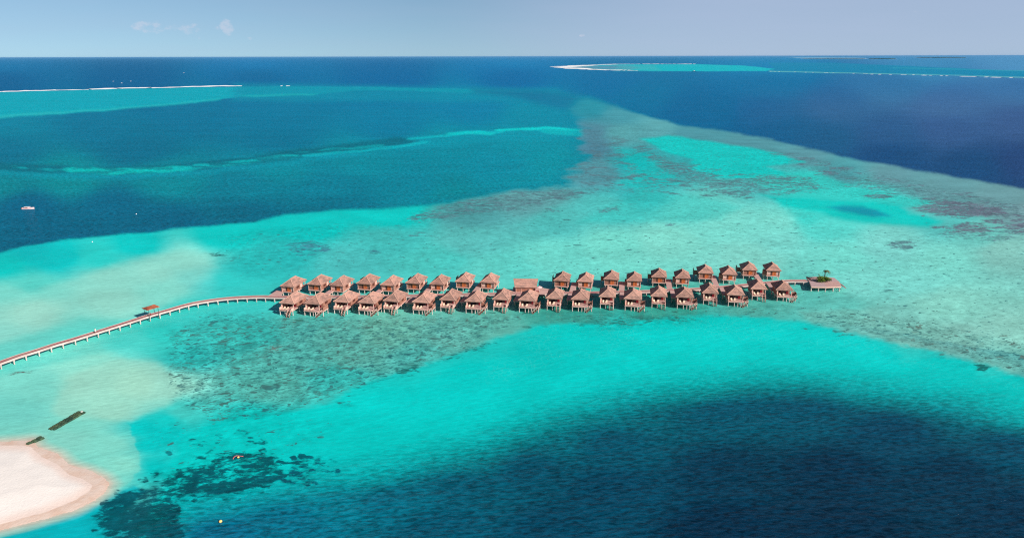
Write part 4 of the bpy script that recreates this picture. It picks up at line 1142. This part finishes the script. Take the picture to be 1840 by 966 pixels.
# ------------------------------------------------------------------ end deck with planting
ed = empty("end_deck"); 
tag(ed, "many-sided plank deck on piles at the right end of the jetty", "deck")
EP = [(1449,497.6),(1466,497.0),(1486,497.3),(1499,498.8),(1507.5,505.5),(1511.5,514.4),(1485,515.2),(1458,514.8),(1454.5,505.4)]
q = [P(x, y_, 2.3) for x, y_ in EP]
cen = sum(q, Vector()) / len(q)
ed.location = (cen.x, cen.y, 0)
loc2 = [(v.x - cen.x, v.y - cen.y) for v in q]
tone = ['deck', 'end_boards']
for i in range(len(loc2)):
    a_, b_ = loc2[i], loc2[(i + 1) % len(loc2)]
    tri = [(0, 0), b_, a_]
    ar = (tri[1][0] * tri[2][1] - tri[2][0] * tri[1][1])
    if ar < 0: tri = [tri[0], tri[2], tri[1]]
    MB().hexa(tri, 2.18, 2.3 + .004 * (i % 2)).build("deck", M[tone[(i // 2) % 2]], ed)
for i in range(len(loc2)):
    a_, b_ = Vector((*loc2[i], 2.02)), Vector((*loc2[(i + 1) % len(loc2)], 2.02))
    MB().bar(a_ * 1, b_ * 1, .16, .5).build("edge_beam", M['timber_pale'], ed)
for x, y_ in ((1458.2, 515), (1471.2, 515.6), (1483.8, 516), (1497.5, 515.8), (1509, 515.2)):
    v = P(x, y_ - 1.0, 2.3) - cen
    piles(ed, [(v.x, v.y)], 1.95, .26)
piles(ed, [(-4, 2), (0, 4), (4, 3), (0, 0)], 1.95, .24)
v = P(1449, 498, 2.3) - cen
MB().bar((v.x, v.y, 2.3), (v.x + .6, v.y - 3.2, 2.3), .12, .9).build("wind_screen", M['frame'], ed)
v = P(1510, 510, 2.3) - cen
sp = MB()
for k in range(4): sp.box(v.x + .3 + k * .4, v.x + .7 + k * .4, v.y - 2.2, v.y + 2.2, 2.05 - k * .35, 2.12 - k * .35)
sp.build("steps", M['walk'], ed)

def leaf_cloud(n_, rx, ry, rz_, size, seed, flat=False):
    rd = random.Random(seed); mb = MB()
    lobes = [(rd.uniform(-.55, .55) * rx, rd.uniform(-.55, .55) * ry, rd.uniform(.0, .45) * rz_, rd.uniform(.35, .6)) for _ in range(9)]
    for _ in range(n_):
        lx, ly, lz, s = rd.choice(lobes)
        u = Vector((rd.gauss(0, 1), rd.gauss(0, 1), abs(rd.gauss(0, 1)))).normalized() * rd.uniform(.6, 1) * s
        c = Vector((lx + u.x * rx, ly + u.y * ry, lz + u.z * rz_))
        d = Vector((rd.uniform(-1, 1), rd.uniform(-1, 1), rd.uniform(-.2, 1))).normalized() * size * rd.uniform(.6, 1.3)
        e = d.cross(Vector((rd.uniform(-1, 1), rd.uniform(-1, 1), 1))).normalized() * size * .35
        mb.add([c, c + d * .5 + e, c + d, c + d * .5 - e], [(0, 1, 2, 3)])
    return mb
bc = P(1479, 505.2, 2.3)
bush = empty("bush", (bc.x, bc.y, 2.31))
tag(bush, "low spreading green bush in the middle of the end deck", "bush")
leaf_cloud(3200, 3.6, 2.5, 2.5, .36, 4).build("foliage", M['leaf'], bush)
st = MB()
for k in range(12):
    a_ = random.uniform(0, 6.28); st.bar((0.2 * math.cos(a_), .2 * math.sin(a_), 0), (1.9 * math.cos(a_), 1.2 * math.sin(a_), 1.1), .06)
st.build("stems", M['bark'], bush)
pc = P(1480.5, 502.2, 2.3)
palm = empty("palm_tree", (pc.x, pc.y, 2.31))
palm.scale = (1.25, 1.25, 1.25)
tag(palm, "short wind-bent palm tree rising behind the bush on the end deck", "palm tree")
def tube(pts, rads, n_=8):
    mb = MB(); vs = []; fs = []
    for i, p in enumerate(pts):
        p = Vector(p); d = (Vector(pts[min(i + 1, len(pts) - 1)]) - Vector(pts[max(i - 1, 0)])).normalized()
        a_ = d.orthogonal().normalized(); b_ = d.cross(a_)
        for k in range(n_):
            t = 2 * math.pi * k / n_; vs.append(p + (a_ * math.cos(t) + b_ * math.sin(t)) * rads[i])
    for i in range(len(pts) - 1):
        for k in range(n_): fs.append((i * n_ + k, i * n_ + (k + 1) % n_, (i + 1) * n_ + (k + 1) % n_, (i + 1) * n_ + k))
    fs.append(tuple(range(n_ - 1, -1, -1))); fs.append(tuple(range(len(vs) - n_, len(vs))))
    return mb.add(vs, fs)
tp = [(0, 0, 0), (.05, 0, 1.2), (.15, 0, 2.4), (.3, 0, 3.5)]
tube(tp, [.17, .13, .11, .09]).build("trunk", M['bark'], palm, True)
rd = random.Random(5)
for k in range(15):
    a_ = 2 * math.pi * k / 15 + rd.uniform(-.2, .2); L = rd.uniform(1.5, 2.1); rise = rd.uniform(.25, .9)
    mb = MB(); prev = None
    for s in range(9):
        t = s / 8
        c = Vector((.3 + math.cos(a_) * L * t * (1 - .25 * t) + .55 * t * t, math.sin(a_) * L * t * (1 - .25 * t), 3.5 + rise * t - 1.75 * t * t))
        if prev is not None:
            dr_ = (c - prev).normalized(); sd = dr_.cross(Vector((0, 0, 1))).normalized()
            mb.bar(prev, c, .035)
            for sgn in (-1, 1):
                for h_ in (0, .5):
                    o = prev.lerp(c, h_); wl2 = .42 * math.sin(math.pi * min(1, t + .12)) + .06
                    tip = o + sd * sgn * wl2 + dr_ * .22 + Vector((0, 0, -.22))
                    mb.add([o, o + dr_ * .09, tip], [(0, 1, 2)])
        prev = c
    mb.build("frond", M['frond'], palm)
sb = P(1474.5, 502.6, 2.3)
sap = empty("sapling", (sb.x, sb.y, 2.31)); tag(sap, "thin leaning sapling with few leaves left of the palm tree", "sapling")
tube([(0, 0, 0), (-.2, 0, .9), (-.6, .1, 1.9), (-1.0, .1, 2.6)], [.06, .05, .035, .02], 6).build("stem", M['bark'], sap, True)
mb = MB()
for k in range(60):
    t = rd.uniform(.3, 1); c = Vector((-.2 - .9 * t + rd.uniform(-.45, .45), rd.uniform(-.3, .3), 1.0 + 1.7 * t + rd.uniform(-.3, .3)))
    d = Vector((rd.uniform(-1, 1), rd.uniform(-1, 1), rd.uniform(-.5, .5))).normalized() * .3; e = d.cross(Vector((0, 0, 1))) * .4
    mb.add([c, c + d * .5 + e, c + d, c + d * .5 - e], [(0, 1, 2, 3)])
mb.build("foliage", M['leaf'], sap)

# ------------------------------------------------------------------ shelter over the jetty
p = P(273, 564.6, JZ)
ang = math.atan2((P(298, 557.8, JZ) - P(248, 572.4, JZ)).y, (P(298, 557.8, JZ) - P(248, 572.4, JZ)).x)
shl = empty("shelter", (p.x, p.y, 0), ang)
tag(shl, "small open shelter with orange shingled roof on four posts straddling the jetty", "shelter")
for x in (-1.9, 1.9):
    for y_ in (-1.75, 1.75):
        MB().cyl(x, y_, -1.2, JZ + 3.0, .1, .09, 8).build("post", M['tealpost'], shl)
bmx = MB()
for y_ in (-1.75, 1.75): bmx.bar((-2.2, y_, JZ + 2.95), (2.2, y_, JZ + 2.95), .12, .16)
bmx.build("beam", M['tealpost'], shl)
mb = MB(); z0 = JZ + 3.03
A, B, C, D = (-2.6, -2.1, z0), (2.6, -2.1, z0), (2.6, 2.1, z0), (-2.6, 2.1, z0)
E, G = (-1.3, 0, z0 + .6), (1.3, 0, z0 + .85)
mb.add([A, B, C, D, E, G] + [(v[0], v[1], v[2] - .14) for v in (A, B, C, D)],
       [(0, 1, 5, 4), (1, 2, 5), (2, 3, 4, 5), (3, 0, 4), (0, 6, 7, 1), (1, 7, 8, 2), (2, 8, 9, 3), (3, 9, 6, 0), (6, 9, 8, 7)])
mb.build("roof", M['orange'], shl)

# ------------------------------------------------------------------ people
def person(loc, rz, top, bottom, label, stride=.25):
    pts = {'pel': (0, 0, .93), 'waist': (0, 0, 1.08), 'chest': (0, .01, 1.32), 'neck': (0, 0, 1.47), 'head': (0, -.02, 1.60), 'crown': (0, 0, 1.72)}
    order = list(pts); V_ = [pts[k] for k in order]; rr = [.15, .125, .155, .055, .09, .075]
    E_ = [(0, 1), (1, 2), (2, 3), (3, 4), (4, 5)]
    def chain(start, ps, rs):
        prev = start
        for q_, r_ in zip(ps, rs):
            V_.append(q_); rr.append(r_); E_.append((prev, len(V_) - 1)); prev = len(V_) - 1
    for s in (-1, 1):
        f_ = stride * s
        chain(0, [(s * .1, 0, .86), (s * .11, -f_ * .5, .5), (s * .11, -f_ + .05, .1), (s * .12, -f_ - .14, .04)], [.1, .07, .05, .04])
        chain(2, [(s * .19, 0, 1.38), (s * .24, f_ * .3, 1.12), (s * .25, f_ * .5 - .08, .88), (s * .25, f_ * .6 - .1, .79)], [.06, .045, .035, .03])
    me = bpy.data.meshes.new("person"); me.from_pydata(V_, E_, [])
    o = bpy.data.objects.new("person", me); COL.objects.link(o)
    sk = o.modifiers.new("skin", 'SKIN')
    for i, r_ in enumerate(rr): me.skin_vertices[0].data[i].radius = (r_, r_)
    me.skin_vertices[0].data[0].use_root = True
    ss = o.modifiers.new("sub", 'SUBSURF'); ss.levels = 1; ss.render_levels = 2
    me.materials.append(M['skin'])
    o.location = loc; o.rotation_euler = (0, 0, rz)
    tag(o, label, "person")
    sh_ = MB()
    rings = [(1.43, .10, .08), (1.38, .21, .12), (1.25, .21, .135), (1.08, .17, .13), (.93, .19, .15)]
    def tube_r(rings, m_, nm):
        b = MB(); vs = []; fs = []
        for z, a_, c in rings:
            for k in range(12): vs.append((a_ * math.cos(k * math.pi / 6), c * math.sin(k * math.pi / 6), z))
        for i in range(len(rings) - 1):
            for k in range(12): fs.append((i * 12 + k, (i + 1) * 12 + k, (i + 1) * 12 + (k + 1) % 12, i * 12 + (k + 1) % 12))
        b.add(vs, fs); b.build(nm, m_, o, True)
    tube_r(rings, top, "shirt")
    tube_r([(.97, .18, .145), (.8, .21, .18), (.6, .21, .22), (.45, .2, .23)], bottom, "skirt")
    tube_r([(1.76, .02, .02), (1.74, .07, .07), (1.68, .1, .105), (1.6, .1, .105)], M['hair'], "hair")
    return o
p = P(172, 597.2, JZ); person((p.x, p.y, JZ), R(60), M['shirt'], M['shirt'], "person in white clothes walking on the jetty left of the shelter")
p = P(270.5, 567.8, JZ); person((p.x, p.y, JZ), R(-110), M['darkred'], M['darkred'], "person in dark red clothes standing under the orange-roofed jetty shelter", .1)

# ------------------------------------------------------------------ groynes
def groyne(a_, b_, w0, w1, h_, label):
    a_, b_ = P(*a_), P(*b_); d = (b_ - a_); L = d.length; ang = math.atan2(d.y, d.x)
    root = empty("groyne", a_, ang); tag(root, label, "groyne", "sandbag groynes off the beach")
    rd = random.Random(int(L * 10)); mb = MB()
    nL = int(L / 1.1); nW = 3
    for i in range(nL):
        for j in range(nW):
            t = (i + .5) / nL; w = w0 + (w1 - w0) * t
            cx = L * t + rd.uniform(-.1, .1); cy = (j - 1) * w / 3 + rd.uniform(-.06, .06)
            rx, ry, rz_ = L / nL * .56, w / 3 * .58, h_ * rd.uniform(.8, 1.1)
            vs = []; fs = []
            for u in range(7):
                phi = -.5 + (math.pi / 2 + .5) * u / 6
                for k in range(10):
                    th = 2 * math.pi * k / 10
                    sx = math.copysign(abs(math.cos(th)) ** .55, math.cos(th)); sy = math.copysign(abs(math.sin(th)) ** .55, math.sin(th))
                    vs.append((cx + rx * sx * math.cos(phi) ** .6, cy + ry * sy * math.cos(phi) ** .6, rz_ * math.sin(phi)))
            for u in range(6):
                for k in range(10): fs.append((u * 10 + k, u * 10 + (k + 1) % 10, u * 10 + 10 + (k + 1) % 10, u * 10 + 10 + k))
            mb.add(vs, fs)
    mb.build("sandbags", M['bag'], root, True)
    return root
groyne((92, 772), (148, 740), 2.4, 2.5, .5, "long dark algae-green sandbag groyne standing in the shallows off the beach")
groyne((49, 799), (77, 786), .9, 1.9, .55, "short dark sandbag groyne reaching from the beach tip into the water")
p = P(147, 739.5, .5)
mb = MB(); rd = random.Random(3)
vs = []; fs = []
for u in range(6):
    ph = -.4 + 1.95 * u / 5
    for k in range(8): 
        t = math.pi * k / 4; r_ = .42 * rd.uniform(.8, 1.15) * max(.08, math.cos(ph)); vs.append((r_ * math.cos(t), r_ * math.sin(t), .45 * math.sin(ph) + .1))
for u in range(5):
    for k in range(8): fs.append((u * 8 + k, u * 8 + (k + 1) % 8, u * 8 + 8 + (k + 1) % 8, u * 8 + 8 + k))
fs.append(tuple(range(40, 48)))
o = mb.add(vs, fs).build("rock", M['rock'], None, True, (p.x, p.y, .42)); tag(o, "pale rock lying on the outer end of the long groyne", "rock")

# ------------------------------------------------------------------ boats
def boat(px, py, L, heading, hullm, topm, label, canopy=True, name="motor_boat", group=None):
    p = P(px, py); root = empty(name, (p.x, p.y, 0), heading)
    tag(root, label, "boat", group)
    w = L * .26; n_ = 14; vs = []; fs = []
    def hw(t): return w / 2 * (1 - max(0, (t - .55) / .45) ** 2.0) * (.88 + .12 * min(1, t / .2))
    hb = L * .11
    for i in range(n_ + 1):
        t = i / n_; x = -L / 2 + L * t; b_ = max(hw(t), .02); sheer = hb * (1 + .55 * max(0, t - .4) ** 2 * 2)
        vs += [(x, -b_, sheer), (x, -b_ * .72, -.25), (x, 0, -.35), (x, b_ * .72, -.25), (x, b_, sheer)]
    for i in range(n_):
        for k in range(4): fs.append((i * 5 + k, i * 5 + k + 1, i * 5 + 6 + k, i * 5 + 5 + k)[::-1])
    fs.append((0, 1, 2, 3, 4))
    MB().add(vs, fs).build("hull", hullm, root)
    vs = []; fs = []
    for i in range(n_ + 1):
        t = i / n_; x = -L / 2 + L * t; b_ = max(hw(t) - .1, .01); sheer = hb * (1 + .55 * max(0, t - .4) ** 2 * 2) - .12
        vs += [(x, -b_, sheer), (x, b_, sheer)]
    for i in range(n_): fs.append((i * 2, i * 2 + 2, i * 2 + 3, i * 2 + 1))
    MB().add(vs, fs).build("deck", topm, root)
    if canopy:
        z = hb
        c = MB(); c.hexa([(-L*.30, -w*.36), (L*.12, -w*.34), (L*.20, -w*.2), (L*.20, w*.2), (L*.12, w*.34), (-L*.30, w*.36)], z + L * .085, z + L * .1)
        cc_ = c.build("canopy", M['white'], root)
        pp = MB()
        for x in (-L*.27, L*.1):
            for y_ in (-w*.3, w*.3): pp.cyl(x, y_, z - .15, z + L * .085, .05, .05, 6)
        pp.build("canopy_frame", M['white'], root)
        MB().box(-L*.02, L*.08, -w*.2, w*.2, z - .13, z + L*.07).build("console", M['pinkwhite'], root)
        MB().box(-L*.24, -L*.16, -w*.3, w*.3, z - .13, z + .35).build("seat", M['orange'], root)
        for y_ in (-w*.15, w*.15): MB().box(-L/2 - .45, -L/2 - .02, y_ - .16, y_ + .16, .1, hb + .35).build("outboard_engine", M['black'], root)
    else:
        MB().box(-L*.2, L*.1, -w*.3, w*.3, hb - .1, hb + L*.09).build("cabin", M['white'], root)
    return root
boat(51, 375.4, 7.8, R(8), M['pinkwhite'], M['pinkwhite'], "white and pink motor boat moored alone on the dark lagoon at far left")
boat(1247, 128.6, 26, R(180), M['black'], M['frame'], "tiny dark boat off the near rim of the distant ring reef", False)
for k, (x, y_, lb) in enumerate(((203.5, 146.4, "leftmost"), (218.5, 149.6, "nearest"), (235, 146.2, "right"))):
    boat(x, y_, 6, R(20 * k), M['white'], M['white'], f"tiny white boat beyond the long surf line, {lb} of the group of three", False, group="tiny boats beyond the surf line")
boat(330.5, 131.3, 8, R(0), M['white'], M['white'], "tiny lone white boat on the open sea far behind the surf line", False, group="tiny boats beyond the surf line")

# ------------------------------------------------------------------ buoys and float line
def ball(r_, n_=14, m_=10, zs=1.0):
    mb = MB(); vs = []; fs = []
    for i in range(m_ + 1):
        ph = -math.pi / 2 + math.pi * i / m_
        for k in range(n_): vs.append((r_ * math.cos(ph) * math.cos(2 * math.pi * k / n_), r_ * math.cos(ph) * math.sin(2 * math.pi * k / n_), r_ * zs * math.sin(ph)))
    for i in range(m_):
        for k in range(n_): fs.append((i * n_ + k, i * n_ + (k + 1) % n_, (i + 1) * n_ + (k + 1) % n_, (i + 1) * n_ + k))
    return mb.add(vs, fs)
def buoy(px, py, r_, m_, label):
    p = P(px, py); root = empty("buoy", (p.x, p.y, 0)); tag(root, label, "buoy")
    ball(r_).build("float", m_, root, True, (0, 0, r_ * .35))
    mb = MB(); nn = 16
    mb.cyl(0, 0, r_ * .1, r_ * .3, r_ * 1.04, r_ * 1.04, 16); mb.build("band", M['black'], root)
    MB().cyl(0, 0, r_ * 1.25, r_ * 1.6, .06, .05, 8).build("ring_mount", M['black'], root)
buoy(396.3, 937, .38, M['yellow'], "round yellow and white buoy on deep water below the coral patches")
buoy(245, 385, .4, M['white'], "tiny white buoy on the dark lagoon right of the moored boat")
buoy(166, 434.8, .34, M['white'], "tiny white buoy on the turquoise edge of the lagoon")
buoy(428.2, 821.6, .3, M['yellow'], "pale yellow buoy floating over the dark coral by the float line")
fl = [P(x, y_) for x, y_ in ((418.8, 824), (420, 821.5), (422.5, 819.2), (426, 818.2), (430, 818.6), (434, 819.0), (438, 819.2))]
fl = smooth_path(fl, .25)
o = tube([(v.x, v.y, .03) for v in fl], [.09] * len(fl), 6).build("float_line", M['orangef'], None, True)
tag(o, "curved pink float line drifting beside the pale buoy over coral", "float line")

# ------------------------------------------------------------------ surf on the outer reefs
foam = mat("sea_foam", (250, 244, 240), .95, .06, .02, spec=.1)
def surf(pts, wid, seed, dens=1.0, hgt_=.8):
    rd = random.Random(seed); mb = MB()
    line = [P(x, y_) for x, y_ in pts]
    for (a_, b_), (w0, w1) in zip(zip(line, line[1:]), zip(wid, wid[1:])):
        d = b_ - a_; L = d.length; nn = max(6, int(L / 14)); sd = Vector((-d.y, d.x, 0)).normalized()
        vs = []; fs = []; g = 0
        rows = []
        for i in range(nn + 1):
            t = i / nn; g = .8 * g + rd.uniform(-.45, .45)
            w = (w0 + (w1 - w0) * t) * (.75 + .5 * math.sin(t * 9 + seed) * .5 + .35 * g)
            c = a_.lerp(b_, t) + sd * (g * w0 * .25)
            w = max(w, w0 * .15)
            rows.append((c - sd * w / 2, c, c + sd * w / 2, max(.15, hgt_ * (1 + g))))
        for i, (p0, p1, p2, h_) in enumerate(rows):
            vs += [(p0.x, p0.y, -.05), (p0.x * .6 + p1.x * .4, p0.y * .6 + p1.y * .4, .25 + h_ * .4), (p1.x, p1.y, .25 + h_), (p2.x, p2.y, -.05)]
        for i in range(nn):
            if rd.random() > dens: continue
            for k in range(3): fs.append((i * 4 + k, i * 4 + k + 1, i * 4 + 5 + k, i * 4 + 4 + k)[::-1])
        mb.add(vs, fs)
    o = mb.build("surf", foam, None, True); tag(o, kind='stuff'); return o
LS = [(-300,180),(0,165),(46,163.4),(100,162),(160,160.8),(205,159.2),(235,157.6),(270,158.2),(330,156.4),(395,154.6),(437,154.6)]
o = surf(LS, [60, 60, 70, 70, 60, 90, 120, 60, 60, 110, 30], 3, 1.0, 1.2); tag(o, "long white breaker line along the far reef on the left", "surf")
o = surf([(505,154.5),(525,154.3)], [60, 60], 9, .5); tag(o, "broken fleck of surf right of the long left breaker line", "surf")
o = surf([(1250,115.4),(1180,115.2),(1100,115.6),(1050,117.4),(1026,119.2),(1012,120.9),(1025,122.6),(1060,125),(1100,126.4),(1150,127)], [50, 90, 130, 240, 420, 200, 260, 120, 110, 60], 5, .95, 2.0)
tag(o, "white surf curling round the left tip of the distant ring reef", "surf")
o = surf([(1385,128.4),(1430,129.8),(1500,131.4),(1560,132.8)], [20, 20, 20, 25], 15, .3, .5); tag(o, "faint broken surf on the thin reef line right of the ring", "surf")
o = surf([(1560,133.6),(1640,135),(1700,136.6),(1770,138.8),(1840,140.2),(1980,143)], [40, 35, 30, 70, 40, 30], 17, .4, .8); tag(o, "broken white surf along the thin reef line at far right", "surf")

# ------------------------------------------------------------------ distant islands
def island(pts, y_base, hh, nm_label, seed, sand=True):
    """low sand cay with a belt of palms and scrub seen from far away"""
    x0, x1 = pts
    a_, b_ = P(x0, y_base), P(x1, y_base)
    L = (b_ - a_).length; d = (b_ - a_) / L; away = Vector((-d.y, d.x, 0))
    dep_ = L * .22
    nn = 48; vs = []; fs = []
    rd = random.Random(seed)
    ring = []
    for k in range(nn):
        t = 2 * math.pi * k / nn; r_ = 1 + .08 * math.sin(3 * t + seed) + .05 * math.sin(5 * t)
        ring.append(a_ + d * (L / 2 + L / 2 * r_ * math.cos(t)) + away * (dep_ + dep_ * r_ * math.sin(t)))
    c = sum(ring, Vector()) / nn
    vs = [(v.x, v.y, -1) for v in ring] + [((v * .9 + c * .1).x, (v * .9 + c * .1).y, 2.0) for v in ring]
    fs = [(k, (k + 1) % nn, nn + (k + 1) % nn, nn + k) for k in range(nn)] + [tuple(range(nn, 2 * nn))]
    o = MB().add(vs, fs).build("island", sm2, None, True); tag(o, kind='structure')
    mb = MB()
    for k in range(900):
        t = rd.uniform(0, 2 * math.pi); rr_ = math.sqrt(rd.random()) * .86
        q_ = c + d * (L / 2 * rr_ * math.cos(t)) + away * (dep_ * rr_ * math.sin(t))
        if math.sin(t) < -.2 and rr_ > .8: continue
        s = hh * rd.uniform(.45, 1.0) * (1 - .5 * rr_ ** 3)
        w = hh * rd.uniform(.7, 1.6)
        m_ = 7
        v2 = [(q_.x + w * math.cos(2 * math.pi * j / m_), q_.y + w * math.sin(2 * math.pi * j / m_), 1.5) for j in range(m_)]
        v2 += [(q_.x + w * .7 * math.cos(2 * math.pi * (j + .5) / m_) * rd.uniform(.7, 1.1), q_.y + w * .7 * math.sin(2 * math.pi * (j + .5) / m_), 1.5 + s * rd.uniform(.7, .9)) for j in range(m_)]
        v2 += [(q_.x, q_.y, 1.5 + s)]
        f2 = [(j, (j + 1) % m_, m_ + (j + 1) % m_, m_ + j) for j in range(m_)] + [(m_ + j, m_ + (j + 1) % m_, 2 * m_) for j in range(m_)]
        mb.add(v2, f2)
    o2 = mb.build("woodland", M['farleaf']); tag(o2, nm_label, "woodland", kind='stuff')
sm2 = mat("cay_sand", (226, 214, 202), .95, .05, .01, spec=.1)
island((1558, 1612), 106.6, 26, "dense green wood on the nearest distant island at right", 2)
island((1430, 1560), 105.9, 20, "thin dark strip of trees left of the nearest distant island", 3)
island((1636, 1738), 104.6, 36, "blue-grey wooded strip on the horizon at far right", 4)

# ------------------------------------------------------------------ the air
hz = MB().box(-310000, 310000, -310000, 310000, -2, 112)
hm_m = bpy.data.materials.new("air"); hm_m.use_nodes = True
hn, hl = hm_m.node_tree.nodes, hm_m.node_tree.links
hn.clear()
ho = hn.new("ShaderNodeOutputMaterial"); hv = hn.new("ShaderNodeVolumePrincipled")
hv.inputs["Color"].default_value = (.22, .58, 1.0, 1); hv.inputs["Density"].default_value = 1.3e-5; hv.inputs["Anisotropy"].default_value = 0.0
hl.new(hv.outputs[0], ho.inputs["Volume"])
haze = hz.build("haze", hm_m); tag(haze, kind='stuff')
